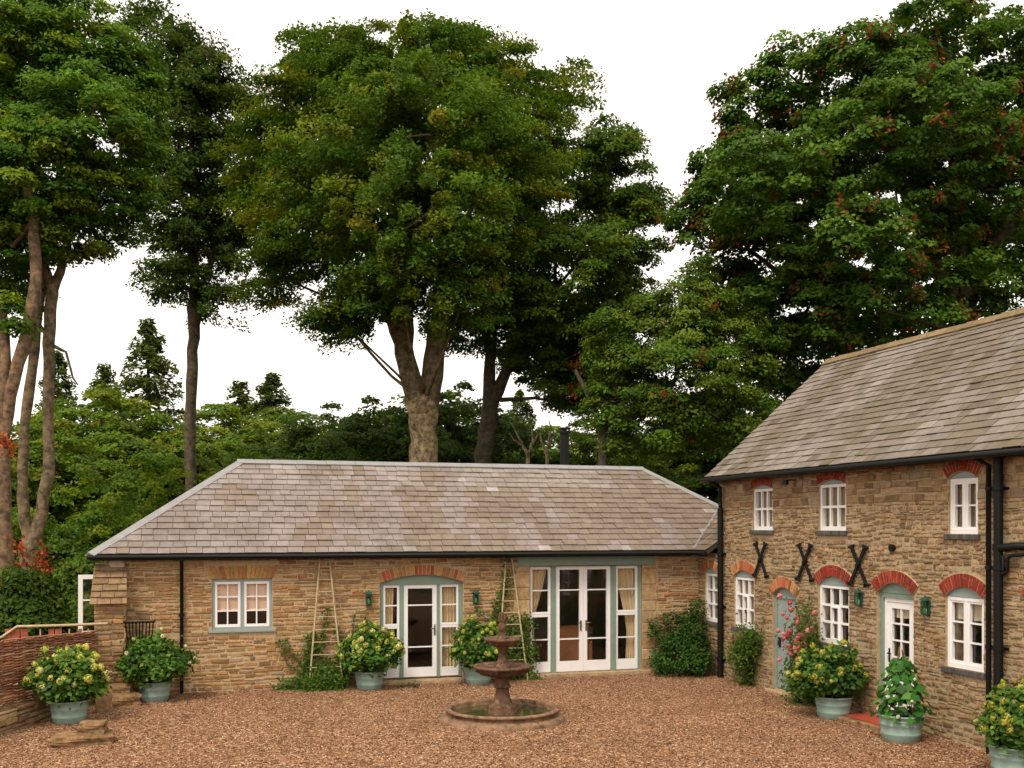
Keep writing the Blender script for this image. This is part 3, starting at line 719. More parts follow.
# plank door
d = MB(); a = od1.w / 2
for i in range(6):
    x0 = -a + .04 + (od1.w - .08) * (i + .03) / 6; x1 = -a + .04 + (od1.w - .08) * (i + .97) / 6
    d.bbox(x0, x1, .075, .12, .08, 1.80, .008)
d.box(-a + .03, a - .03, .10, .118, .07, 1.80)
pd = d.build('plank_door', M['bluegrey'], cot, (od1.s, 0, 0)); 
f = MB(); f.box(-a + .002, -a + .036, .05, .16, .06, 1.82); f.box(a - .036, a - .002, .05, .16, .06, 1.82); f.box(-a + .036, a - .036, .05, .16, 1.803, 1.858); fr = f.build('door_frame', M['bluegrey'], cot, (od1.s, 0, 0))
head_panel(od1, 'head_panel', M['bluegrey'], fr, od1.s, 0, .062, .15, 1.86)
h = MB(); h.box(-.33, -.12, .06, .075, 1.02, 1.05); h.tube([(-.27, .07, 1.0), (-.27, .03, .98), (-.27, .03, .92), (-.27, .07, .9)], .012, 6); h.box(-.30, -.24, .064, .076, .86, 1.04); h.build('latch', M['black'], pd)
mb = MB(); mb.bbox(2.0, 3.05, -.12, .06, -.05, .05, .012, (.40, .28, .17)); mb.build('door_sill', M['stone'], cot)
# glazed cottage door
f = MB(); a = od2.w / 2; y = .06
f.box(-a + .002, -a + .07, y, y + .12, .14, 2.10); f.box(a - .07, a - .002, y, y + .12, .14, 2.10); f.box(-a + .07, a - .07, y, y + .12, 2.02, 2.098)
fr = f.build('door_frame', M['sage'], cot, (od2.s, 0, 0)); head_panel(od2, 'head_panel', M['sage'], fr, od2.s, 0, y - .01, y + .11, 2.101)
a -= .073
f = MB(); i0, i1, z0, z1 = ring(f, -a, a, .15, 2.017, y + .03, y + .09, .06, .06, .05)
f.build('door_lining', M['white'], cot, (od2.s, 0, 0))
d = leaf('glazed_door', cot, i0 + .003, i1 - .003, z0 + .003, z1 - .003, y + .045, .10, .10, .62, [1.07, 1.34, 1.61], [0.0], .024, (od2.s, 0, 0))
h = MB(); h.box(-a + .09, -a + .12, y + .03, y + .044, .98, 1.2); h.tube([(-a + .105, y + .04, 1.12), (-a + .105, y, 1.12), (-a + .19, y, 1.12)], .011, 6); h.build('handle', M['rust'], d)
ds = MB()
for i, (x0, x1, z1) in enumerate(((5.0, 5.62, .07), (5.63, 6.35, .075))):
    ds.bbox(x0, x1, -.62 + .06 * i, -.02, -.04, z1, .02, (.26, .17, .10))
st = ds.build('doorstep', M['mossy'], cot)
q = MB(); q.box(5.12, 6.22, -.50, -.03, .078, .095); q.build('tile_top', M['tile'], st)
# iron wall ties
def tie(s, z, tilt):
    mb = MB()
    for sg, y in ((1, -.07), (-1, -.045)):
        dx, dz = .215 * sg, .33
        px, pz = -dz / .394 * .031, dx / .394 * .031
        v = []
        for yy in (y, y + .025):
            v += [(-dx - px, yy, -dz - pz), (-dx + px, yy, -dz + pz), (dx + px, yy, dz + pz), (dx - px, yy, dz - pz)]
        mb.add(v, [(0, 1, 2, 3), (4, 7, 6, 5), (0, 4, 5, 1), (1, 5, 6, 2), (2, 6, 7, 3), (3, 7, 4, 0)])
        for e in (-1, 1):       # split, curled ends
            for w2 in (-1, 1):
                bx, bz = dx * e, dz * e
                mb.tube([(bx * .86, y + .012, bz * .86), (bx * .98 + w2 * .045, y + .012, bz * .97 - w2 * sg * .01), (bx + w2 * .08, y + .012, bz * (1.05 if w2 * e * sg < 0 else .90))], [.034, .028, .014], 6)
    mb.tube([(0, -.09, 0), (0, .02, 0)], .035, 8)
    mb.build('wall_tie', M['rust'], cot, (s, 0, z))
for s in (1.72, 3.27, 4.87): tie(s, 2.515, 0)
mb = MB(); mb.tube([(5.75, .02, 2.83), (5.75, -.07, 2.83)], [.05, .06], 10); mb.build('vent', M['black'], cot)

def px_local(x, y, z): return (x - 10.72, 0, 0)

# ------------------------------------------------------------------ inside the windows
def cloth(name, pts, label, cat, m, loc=(0, 0, 0), rz=0, waves=6, depth=.03, y=0, group=None, seed=0):
    """hanging cloth: pts = rows of (x_left, x_right, z) from top to bottom"""
    mb = MB(); n = waves * 6; vs = []
    for r, (x0, x1, z) in enumerate(pts):
        for i in range(n + 1):
            f = i / n; vs.append((x0 + (x1 - x0) * f, y + depth * (sin(f * waves * 2 * pi + seed) + .4 * sin(f * waves * 4.6 * pi + r)), z))
    nn = n + 1
    fs = [(r * nn + i, r * nn + i + 1, (r + 1) * nn + i + 1, (r + 1) * nn + i) for r in range(len(pts) - 1) for i in range(n)]
    k = len(vs); vs += [(x, yy + .006, z) for x, yy, z in vs]; fs += [tuple(j + k for j in f[::-1]) for f in fs]
    return tag(mb.add(vs, fs, (1, 1, 1), 0, True).build(name, M[m], None, loc, rz), label, cat, group)
BL = lambda s, z=0, d=0: (BX + s, BY + d, z)
for x0, lab in ((.055, 'pink linen blind half lowered behind the left casement of the two pane barn window'), (.60, 'pink linen blind half lowered behind the right casement of the two pane barn window')):
    mb = MB(); zz = [.93, .80, .66, .52, .40, .36]
    vs = []; 
    for i, z in enumerate(zz):
        for yy in (0, .01): vs += [(0, yy - .02 * (i % 2), z), (.475, yy - .02 * (i % 2), z)]
    fs = []
    for i in range(len(zz) - 1):
        b = i * 4; fs += [(b, b + 1, b + 5, b + 4), (b + 2, b + 6, b + 7, b + 3)]
    tag(mb.add(vs, fs).build('window_blind', M['blind'], None, (BX + o_win.s - .565 + x0, BY + .135, o_win.z0)), lab, 'blind')
XA = o_arch.s - .86; XF = o_fr.s - 1.275
cloth('curtain', [(.08, .33, 1.98), (.08, .31, 1.2), (.08, .30, .06)], 'straight cream curtain in the left side light of the arched barn door', 'curtain', 'curtain', BL(XA, 0, .22), waves=4, seed=1)
cloth('curtain', [(1.27, 1.62, 1.98), (1.28, 1.62, 1.2), (1.27, 1.62, .06)], 'straight cream curtain in the right side light of the arched barn door', 'curtain', 'curtain', BL(XA, 0, .22), waves=5, seed=2)
cloth('curtain', [(.03, .45, 2.3), (.03, .36, 1.9), (.03, .20, 1.35), (.03, .14, 1.15), (.03, .17, .9), (.03, .20, .06)], 'cream curtain drawn aside to the left of the wide glazed barn doors', 'curtain', 'curtain', BL(XF, 0, .22), waves=5, seed=3)
cloth('curtain', [(2.0, 2.5, 2.3), (2.1, 2.5, 1.8), (2.24, 2.5, 1.2), (2.28, 2.5, .9), (2.24, 2.5, .06)], 'cream curtain drawn aside to the right of the wide glazed barn doors', 'curtain', 'curtain', BL(XF, 0, .22), waves=5, seed=4)
ac = thing('armchair', 'tan leather armchair back seen through the wide glazed barn doors', 'armchair', (BX + XF + 1.22, BY + .75, .04))
a = MB(); a.bbox(-.42, .42, .0, .18, .12, .95, .05); a.build('backrest', M['leather'], ac); a = MB(); a.bbox(-.40, .40, .19, .75, .12, .42, .04); a.build('seat', M['leather'], ac)
for x in (-.5, .425): a = MB(); a.bbox(x, x + .075, .02, .75, .12, .6, .03); a.build('arm', M['leather'], ac)
for x in (-.4, .36):
    for y in (.05, .66): a = MB(); a.box(x, x + .04, y, y + .04, 0, .119); a.build('leg', M['wood'], ac)
def cotP(s, d, z): return (10.72 + d, 19.95 - s, z)
cloth('window_blind', [(0, .8, 2.16), (0, .8, 1.95), (0, .8, 1.80)], 'white gathered cloth across the top panes of the ground floor window beside the black drainpipes', 'blind', 'pillow', cotP(6.94, .17, 0), -pi / 2, waves=5, depth=.035)
cloth('window_blind', [(0, .6, 2.05), (0, .6, 1.85), (0, .6, 1.70)], 'white gathered cloth across the top panes of the glazed cottage door', 'blind', 'pillow', cotP(5.5, .2, 0), -pi / 2, waves=4, depth=.03)
for o, d_, lab in ((ups[0], 0, 'olive blind behind the upper cottage window nearest the corner drainpipe'), (ups[1], 0, 'olive blind behind the middle upper cottage window'), (ups[2], 0, 'olive blind behind the upper cottage window beside the black soil pipe'), (gw[0], 0, 'olive blind behind the ground floor window left of the plank door')):
    cloth('window_blind', [(0, o.w - .1, o.zs - .02), (0, o.w - .1, (o.zs + o.z0) / 2), (0, o.w - .1, o.z0 + .05)], lab, 'blind', 'olive_blind', cotP(o.s - o.w / 2 + .05, .14, 0), -pi / 2, waves=4, depth=.012)
cloth('window_blind', [(0, .46, 2.14), (0, .46, 1.2)], 'olive blind behind the small window of the link wall', 'blind', 'olive_blind', (10.72 + .2, 20.9 - .34, 0), -pi / 2, waves=3, depth=.012)

# ------------------------------------------------------------------ buttress, low wall, fences on the left
bt = thing('stone_buttress', 'sloping stone buttress with a tiled cap against the left end of the barn', 'buttress', (-1.43, 20.9, 0))
random.seed(61)
mb = MB(); mb.box(-.23, .27, -.43, -.002, -.1, 1.78)
b2 = MB()
stones(mb, .51, 1.76, [], BARN_PAL[:5] + COT_PAL[:2], (.05, .12), (.14, .34), z_start=-.05, seed=62)
# shift the laid stones onto the front face, then the right cheek
nb = 8
for i in range(nb, len(mb.v)):
    x, y, z = mb.v[i]; mb.v[i] = (x - .235, y - .44, z)
ch = MB(); stones(ch, .44, 1.8, [], BARN_PAL[:5] + COT_PAL[:2], (.05, .12), (.12, .3), z_start=-.05, seed=63)
mb.add([(.27 + .01 - y, -.44 + x, z) for x, y, z in ch.v], ch.f); mb.t[-len(ch.t):] = ch.t; mb.m[-len(ch.m):] = ch.m
mb.build('wall', [M['mortar'], M['stone']], bt)
mb = MB()
v = [(x, y, z) for x in (-.25, .28) for y, z in ((-.46, 1.77), (-.02, 1.77), (-.02, 2.50))]
mb.add(v, [(0, 1, 2), (3, 5, 4), (0, 3, 4, 1), (1, 4, 5, 2), (2, 5, 3, 0)], (.2, .14, .09), 0)
tl = sqrt(.52 ** 2 + .72 ** 2)
def cap_tone(p): return jit((.235, .155, .085), .2, .05)
slates(mb, (0, -.55, 1.74), (1, 0, 0), (0, .52 / tl, .72 / tl), [(-.30, 0), (.33, 0), (.30, tl), (-.26, tl)], .145, (.17, .30), cap_tone, 1, .05)
mb.build('tile_cap', [M['mortar'], M['stone']], bt)
mb = MB(); mb.bbox(.0, .27, -.10, .0, 2.36, 2.56, .03, (.50, .42, .33)); mb.build('mortar_flaunching', M['stone'], bt)

A = np.array([-4.2, 14.2]); B = np.array([-1.50, 20.36]); dv = (B - A) / np.linalg.norm(B - A); WL = float(np.linalg.norm(B - A)); WR = math.atan2(dv[1], dv[0])
lw = thing('low_stone_wall', 'low dry stone wall carrying the woven wicker fence', 'wall', (A[0], A[1], 0), WR)
topf = lambda s: .56 - .24 * (s / WL)
mb = MB(); v = [(x, y, z) for x, z in ((0, topf(0) - .03), (WL, topf(WL) - .03)) for y in (0.02, .4) for z in (-.1, z)]
mb.add(v, [(0, 1, 3, 2), (4, 6, 7, 5), (0, 4, 5, 1), (2, 3, 7, 6), (1, 5, 7, 3), (0, 2, 6, 4)], (.2, .14, .08), 0)
stones(mb, WL, .7, [], [(2, (.30, .20, .10)), (2, (.24, .155, .08)), (1, (.36, .25, .135)), (1, (.19, .13, .075))], (.06, .12), (.25, .6), (.0, .05), top=topf, seed=64)
mb.build('wall', [M['mossy'], M['stone']], lw)

wf = thing('wicker_fence', 'reddish brown woven wicker hurdle standing on the low stone wall', 'fence', (A[0], A[1], 0), WR)
random.seed(65); mb = MB()
WF = WL + .02; n = 46
for i in range(n):
    f = i / (n - 1); z0 = .50 + f * .98; z1 = .30 + f * (1.00 + .03 * sin(6 * f)); ph = (i % 2) * pi; amp = .03
    pts = []; m = 60
    for j in range(m + 1):
        s = WF * j / m; q = s / WF
        sag = .025 * sin(s * 1.3 + i * .05) * f
        pts.append((s, .16 + amp * sin(s / .30 * pi + ph), z0 + (z1 - z0) * q + random.uniform(-.008, .008) + sag))
    mb.tube(pts, random.uniform(.011, .016), 4, jit(pick([(3, (.29, .125, .065)), (2, (.22, .085, .048)), (2, (.36, .18, .10)), (1, (.42, .26, .16))]), .25, .08))
mb.build('weave', M['wicker'], wf)
for s in np.arange(.15, WF, .6):
    q = s / WF; MB().tube([(s, .16, .4 - .1 * q), (s, .16, 1.5 - .18 * q)], .014, 6, (.14, .07, .045)).build('stake', M['wicker'], wf)

rf = thing('trellis_fence', 'pale railed wooden fence with terracotta slats behind the wicker hurdle', 'fence', (-3.3, 20.2, 0))
def tp(u, v, y=20.35): 
    a = (u - 512) / F; b = (Y0 - v) / F; q = y / (cos(TH) - a * sin(TH)); return ((sin(TH) + a * cos(TH)) * q + 3.3, y - 20.2, HC + b * q)
mb = MB(); mb.tube([tp(-30, 648), tp(2, 637), tp(17, 626.5), tp(60, 625.5), tp(108, 623.5)], .024, 6); mb.build('rail', M['wood'], rf)
mb = MB(); mb.tube([tp(-30, 690), tp(112, 672)], .024, 6); mb.build('rail', M['wood'], rf)
for u, ww in ((8, .05), (15, .07), (24, .06), (40, .012), (51, .045), (58, .055), (69, .012), (80, .03), (88, .012)):
    x, y, z = tp(u, 628); x2 = tp(u, 690)[0]
    MB().box(x - ww, x + ww, y + .03, y + .05, .15, z - .02 + .0).build('slat', M['slat'] if ww > .02 else M['wood'], rf)
gd = thing('open_casement', 'tall white glazed door standing open past the left end of the barn', 'door', (-2.10, 22.2, 0))
c = MB(); r = ring(c, 0, .62, .1, 2.22, 0, .05, .085, .085, .3); bars(c, *r, 0, .04, [], [1.72, 1.1], .03); c = c.build('frame', M['white'], gd); pane(r[0], r[1], r[2], r[3], .025, gd)

# ------------------------------------------------------------------ fountain
ft = thing('tiered_fountain', 'rusty brown three tier stone fountain standing in a round basin', 'fountain', (4.9, 16.52, 0))
mb = MB(); mb.lathe([(1.03, -.02), (1.02, .05), (.97, .085), (.90, .10), (.885, .11), (.885, .135), (.91, .15), (.94, .165), (.945, .185), (.93, .20), (.88, .205), (.85, .195), (.84, .17), (.83, .05), (.0, .04)], 64)
mb.build('basin', M['fountain_rim'], ft)
MB().lathe([(.836, .115), (.4, .116), (.0, .116)], 48).build('water', M['water'], ft)
mb = MB(); mb.lathe([(.25, .06), (.25, .17), (.235, .20), (.24, .225), (.22, .25), (.17, .265), (.155, .30), (.135, .36), (.115, .43), (.105, .50), (.115, .52), (.14, .535), (.145, .56), (.12, .58), (.105, .60), (.11, .65), (.13, .70), (.15, .72)], 28)
mb.build('pedestal', M['fountain'], ft)
prof = [(.13, .71), (.20, .722), (.30, .745), (.37, .79), (.40, .825), (.445, .84), (.475, .855), (.48, .88), (.465, .895), (.43, .89), (.36, .865), (.2, .85), (.05, .85)]
MB().lathe(prof, 72, flute=[0, .16, .20, .18, .08, 0, 0, 0, 0, 0, 0, 0, 0]).build('lower_bowl', M['fountain'], ft)
MB().lathe([(.13, .84), (.135, .90), (.105, .925), (.085, .96), (.07, 1.02), (.065, 1.10), (.08, 1.14), (.10, 1.18), (.12, 1.21)], 24).build('stem', M['fountain'], ft)
MB().lathe([(.09, 1.20), (.15, 1.215), (.21, 1.24), (.235, 1.275), (.27, 1.29), (.30, 1.305), (.305, 1.33), (.29, 1.345), (.25, 1.335), (.1, 1.32), (.03, 1.32)], 56, flute=[0, .14, .16, .10, 0, 0, 0, 0, 0, 0, 0]).build('upper_bowl', M['fountain'], ft)
mb = MB(); mb.lathe([(.075, 1.31), (.08, 1.35), (.055, 1.38), (.05, 1.42), (.06, 1.45), (.07, 1.49), (.07, 1.55), (.05, 1.58), (.045, 1.60), (.055, 1.62), (.045, 1.64), (.0, 1.64)], 20)
for i in range(6):
    q = i * pi / 3; mb.tube([(.04 * cos(q), .04 * sin(q), 1.62), (.055 * cos(q), .055 * sin(q), 1.68), (.03 * cos(q), .03 * sin(q), 1.74 + .02 * (i % 2))], [.022, .02, .008], 6)
mb.build('finial', M['fountain'], ft)

# ------------------------------------------------------------------ ladders
def ladder(label, x, zt, wt, wb, lean, rungs, rz=0.0, y0=20.6):
    t = thing('wooden_ladder', label, 'ladder', (x, y0, 0), rz, 'tapering ladders leaning on the barn wall')
    yt = 20.84 - y0
    for sg in (-1, 1):
        mb = MB(); mb.tube([(sg * wb / 2, 0, 0), (sg * wt / 2, yt, zt)], .019, 6); mb.build('rail', M['wood'], t)
    for i in range(rungs):
        f = (i + .75) / (rungs + .35); z = zt * f; wv = wb + (wt - wb) * f
        MB().tube([(-wv / 2 - .02, yt * f, z), (wv / 2 + .02, yt * f, z)], .011, 6).build('rung', M['wood'], t)
    return t
ladder('pale tapering wooden ladder against the barn wall left of the arched door', 2.535, 2.52, .19, .66, 0, 10)
ladder('pale tapering wooden ladder against the barn wall behind the fountain', 6.33, 2.50, .13, .66, 0, 10, 0.02)

# ------------------------------------------------------------------ lanterns, hay rack, stones, small fittings
def lantern(label, loc, rz):
    t = thing('wall_lantern', label, 'lantern', loc, rz, 'green wall lanterns'); t.scale = (.85, .85, .85)
    mb = MB(); ring(mb, -.065, .065, 0, .23, -.09, -.078, .02)
    mb.box(-.065, .065, -.077, -.0, -.012, -.001); mb.box(-.065, .065, -.077, 0, .231, .245)
    for x in (-.065, .06): mb.box(x, x + .015, -.02, -.005, 0, .23)
    mb.build('case', M['lantern'], t)
    mb = MB(); mb.add([(-.095, -.105, .246), (.095, -.105, .246), (.095, 0, .246), (-.095, 0, .246), (-.05, -.065, .30), (.05, -.065, .30), (.05, -.02, .30), (-.05, -.02, .30)], [(0, 3, 2, 1), (4, 5, 6, 7), (0, 1, 5, 4), (1, 2, 6, 5), (2, 3, 7, 6), (3, 0, 4, 7)]); mb.tube([(0, -.045, .30), (0, -.045, .34)], [.02, .008], 8); mb.build('cap', M['lantern'], t)
    MB().box(-.055, .055, -.084, -.08, .02, .21).build('pane', M['lglass'], t)
    MB().tube([(0, -.045, .0), (0, -.045, .09), (0, -.045, .13)], [.022, .028, .006], 8).build('bulb', M['bulb'], t)
    MB().box(-.045, .06, -.003, .02, -.03, .26).build('back_plate', M['lantern'], t)
    return t
lantern('green lantern on the barn wall between the ladder and the arched door', (3.40, 20.86, 1.62), 0)
lantern('green lantern on the barn wall right of the arched door', (5.61, 20.86, 1.60), 0)
lantern('green lantern on the cottage wall left of its glazed door', (10.68, 15.04, 1.86), -pi / 2)
lantern('green lantern on the cottage wall right of its glazed door', (10.68, 13.37, 1.84), -pi / 2)
hr = thing('hay_rack', 'black iron hay rack on the barn wall beside the buttress', 'hay rack', (-.92, 20.86, .85))
for i in range(10):
    x = -.27 + i * .06
    MB().tube([(x * .7, -.03, 0), (x * .8, -.14, .12), (x * .93, -.30, .32), (x, -.38, .56)], .013, 6).build('bar', M['black'], hr)
MB().tube([(-.29, -.02, .56), (-.29, -.39, .56), (.29, -.39, .56), (.29, -.02, .56)], .016, 6).build('rim', M['black'], hr)

def rock(name, label, loc, rz, size, seed, group=None, m='mossy'):
    random.seed(seed); bm = bmesh.new(); bmesh.ops.create_cube(bm, size=1); bmesh.ops.subdivide_edges(bm, edges=bm.edges[:], cuts=4, use_grid_fill=True)
    for v in bm.verts:
        p = v.co.copy(); q = p.normalized() * .62
        p = p.lerp(q, .16); lay = .07 * sin(p.z * 24 + p.x * 3)
        v.co = Vector((p.x * size[0] * (1 + lay + random.uniform(-.07, .07)), p.y * size[1] * (1 + lay + random.uniform(-.04, .04)), (p.z + .5) * size[2] + random.uniform(-.008, .008)))
    mb = MB(); bm.verts.index_update(); mb.add([v.co for v in bm.verts], [[v.index for v in f.verts] for f in bm.faces]); bm.free()
    return tag(mb.build(name, M[m], None, loc, rz), label, 'stone', group)
rock('stone_block', 'wide mossy sandstone block lying on the gravel before the left tub', (-1.50, 16.5, -.02), .12, (.80, .5, .17), 1)
rock('stone_block', 'small mossy stone stacked on the wide sandstone block', (-1.36, 16.52, .14), -.1, (.36, .32, .17), 2)
lb = rock('leaning_slab', 'upright slab of stone leaning beside the buttress foot', (-1.40, 19.15, -.01), .1, (.26, .13, .42), 3); lb.rotation_euler.x = -.22
rock('rubble_stone', 'flat rubble stone at the foot of the buttress', (-1.12, 19.75, -.01), .3, (.5, .4, .22), 4)
rock('rubble_stone', 'rough stone heaped on the flat rubble by the buttress', (-1.2, 20.05, .18), -.2, (.42, .3, .16), 5)

fl = thing('floodlight', 'small black floodlight under the barn eaves above the second ladder', 'floodlight', (6.2, 20.55, 2.5))
MB().box(-.05, .05, -.05, .0, -.05, .03).build('lamp_head', M['black'], fl); MB().tube([(0, 0, .0), (0, .06, .06), (0, .3, .06)], .012, 6).build('bracket', M['black'], fl)
fl = thing('floodlight', 'small black floodlight under the cottage eaves between the upper windows', 'floodlight', (10.55, 17.05, 4.0))
MB().box(-.07, -.02, -.07, .07, -.06, .03).build('lamp_head', M['black'], fl); MB().tube([(-.02, 0, .0), (.05, 0, .03), (.17, 0, .03)], .012, 6).build('bracket', M['black'], fl)

# ------------------------------------------------------------------ foliage
def leaf_mesh(name, pts, nrm, ln, wd, tone, m, parent=None, loc=(0, 0, 0), fold=.18, kind=None):
    n = len(pts); pts = np.asarray(pts, float); nrm = np.asarray(nrm, float)
    nrm = nrm / (np.linalg.norm(nrm, axis=1, keepdims=True) + 1e-9)
    r = RNG.normal(size=(n, 3)); t = np.cross(nrm, r); t /= np.linalg.norm(t, axis=1, keepdims=True) + 1e-9; b = np.cross(nrm, t)
    s = RNG.uniform(.65, 1.25, (n, 1)); L = ln * s / 2; W = wd * s / 2
    V = np.stack([pts - t * L, pts + b * W - nrm * W * fold + t * L * .15, pts + t * L - nrm * L * .25, pts - b * W - nrm * W * fold + t * L * .15], 1).astype(np.float32)
    me = bpy.data.meshes.new(name); me.vertices.add(n * 4); me.vertices.foreach_set('co', V.ravel())
    me.loops.add(n * 4); me.loops.foreach_set('vertex_index', np.arange(n * 4, dtype=np.int32))
    me.polygons.add(n); me.polygons.foreach_set('loop_start', np.arange(0, n * 4, 4, dtype=np.int32))
    a = me.attributes.new('tone', 'FLOAT_COLOR', 'FACE')
    a.data.foreach_set('color', np.concatenate([np.clip(tone, .002, 1), np.ones((n, 1))], 1).astype(np.float32).ravel())
    me.materials.append(m); me.update()
    o = bpy.data.objects.new(name, me); COL.objects.link(o); o.parent = parent; o.location = loc
    if kind: o['kind'] = kind
    return o
def tones(pal, n_cl, per, cj=.2, lj=.3):
    """a leaf colour per clump, varied per leaf"""
    w_ = np.array([p[0] for p in pal], float); w_ /= w_.sum(); cols = np.array([p[1] for p in pal])
    c = cols[RNG.choice(len(pal), n_cl, p=w_)] * RNG.uniform(1 - cj, 1 + cj, (n_cl, 1))
    c = np.repeat(c, per, 0); n = len(c)
    return c * RNG.uniform(1 - lj, 1 + lj, (n, 1)) * RNG.uniform(.95, 1.05, (n, 3))
def lobes_px(lobes, d):
    """crown masses read off the photo, set out as solid ellipsoids d metres away: (centre, right radius, depth radius, height radius)"""
    return [(P(u, v, d + dd), ru * (d + dd) / F, ru * (d + dd) / F * .95, rv * (d + dd) / F) for u, v, ru, rv, dd in lobes]
def sample_clumps(lob, n, inner=.55, low=-.75):
    wts = np.array([(l[1] * l[3]) for l in lob]); wts /= wts.sum()
    out_p, out_l = [], []
    while len(out_p) < n:
        i = RNG.choice(len(lob), p=wts); c, rx, ry, rz = lob[i]
        v = RNG.normal(size=3); v /= np.linalg.norm(v)
        if v[2] < low and RNG.random() < .7: continue
        f = RNG.uniform(inner ** 2, 1.08) ** .5 if RNG.random() < .85 else RNG.uniform(.95, 1.16)
        p = c + RV * v[0] * rx * f + FV * v[1] * ry * f + np.array([0, 0, v[2] * rz * f])
        deep = False
        for j, (c2, a, b, h) in enumerate(lob):
            if j != i:
                q = p - c2
                if (q @ RV / a) ** 2 + (q @ FV / b) ** 2 + (q[2] / h) ** 2 < .30: deep = True
        if deep and RNG.random() < .75: continue
        out_p.append(p); out_l.append(i)
    return np.array(out_p), np.array(out_l)
def crown(parent, off, lob, n_cl, per, R, size, pal, style='spray', inner=.55, asp=.55, m='leaf', accent=None):
    P0, li = sample_clumps(lob, n_cl, inner)
    ctr = np.mean([l[0] for l in lob], axis=0)
    cen = np.array([lob[i][0] for i in li]); o = P0 - .5 * (cen + ctr); o[:, 2] *= .3
    o /= np.linalg.norm(o, axis=1, keepdims=True) + 1e-9
    oh = o.copy(); oh[:, 2] = 0; oh /= np.linalg.norm(oh, axis=1, keepdims=True) + 1e-9
    th = np.stack([-oh[:, 1], oh[:, 0], np.zeros(len(oh))], 1)
    Rc = R * RNG.uniform(.6, 1.35, n_cl)
    N = n_cl * per; rep = lambda a: np.repeat(a, per, 0)
    rr = np.sqrt(RNG.random(N)) * rep(Rc); q = RNG.uniform(0, 2 * pi, N)
    a, b = rr * np.cos(q), rr * np.sin(q)
    ohr, thr = rep(oh), rep(th)
    up = np.array([0, 0, 1.0])
    if style == 'spray':          # flat, drooping, layered boughs
        z = RNG.normal(0, .26, N) * rep(Rc) - .55 * np.maximum(a, 0) ** 1.3 - .30 * np.abs(b)
        pts = rep(P0) + ohr * (a * 1.8)[:, None] + thr * (b * .75)[:, None] + up * z[:, None]
        nr = up * .9 + ohr * .6 + RNG.normal(0, .6, (N, 3))
    else:                         # rounded domes of leaves
        dz = np.sqrt(np.maximum(rep(Rc) ** 2 - rr ** 2, 0)) * .75 * RNG.uniform(.55, 1.05, N)
        pts = rep(P0) + ohr * a[:, None] + thr * b[:, None] + up * dz[:, None] - up * (rep(Rc) * .3)[:, None] + RNG.normal(0, .06, (N, 3))
        nr = up * .8 + ohr * (.3 + a / rep(Rc) * .7)[:, None] + thr * (b / rep(Rc) * .7)[:, None] + RNG.normal(0, .4, (N, 3))
    tn = tones(pal, n_cl, per)
    if accent:
        fr_, col, frac = accent
        k_ = RNG.random(n_cl) < fr_; sel = rep(k_) & (RNG.random(N) < frac)
        # hanging bunches: gathered close to a few spots of the clump
        spot = rep(P0 + oh * (Rc * .8)[:, None]) + np.array([0, 0, -.05])
        pts[sel] = spot[sel] + RNG.normal(0, .13, (sel.sum(), 3)); tn[sel] = np.array(col) * RNG.uniform(.6, 1.3, (sel.sum(), 1))
    return leaf_mesh('crown', pts - off, nr, size, size * asp, tn, M[m], parent), P0, li
def bark_tube(mb, pts, rad, tone, n=9):
    # smooth the polyline a little and roughen its outline
    pts = [np.array(p, float) for p in pts]
    q, r = [pts[0]], [rad[0]]
    for i in range(len(pts) - 1):
        for f in (.33, .67, 1.0):
            q.append(pts[i] * (1 - f) + pts[i + 1] * f + (RNG.normal(0, .12, 3) * rad[i] if f < 1 else 0)); r.append((rad[i] * (1 - f) + rad[i + 1] * f) * RNG.uniform(.93, 1.07))
    mb.tube(q, r, n, tone)
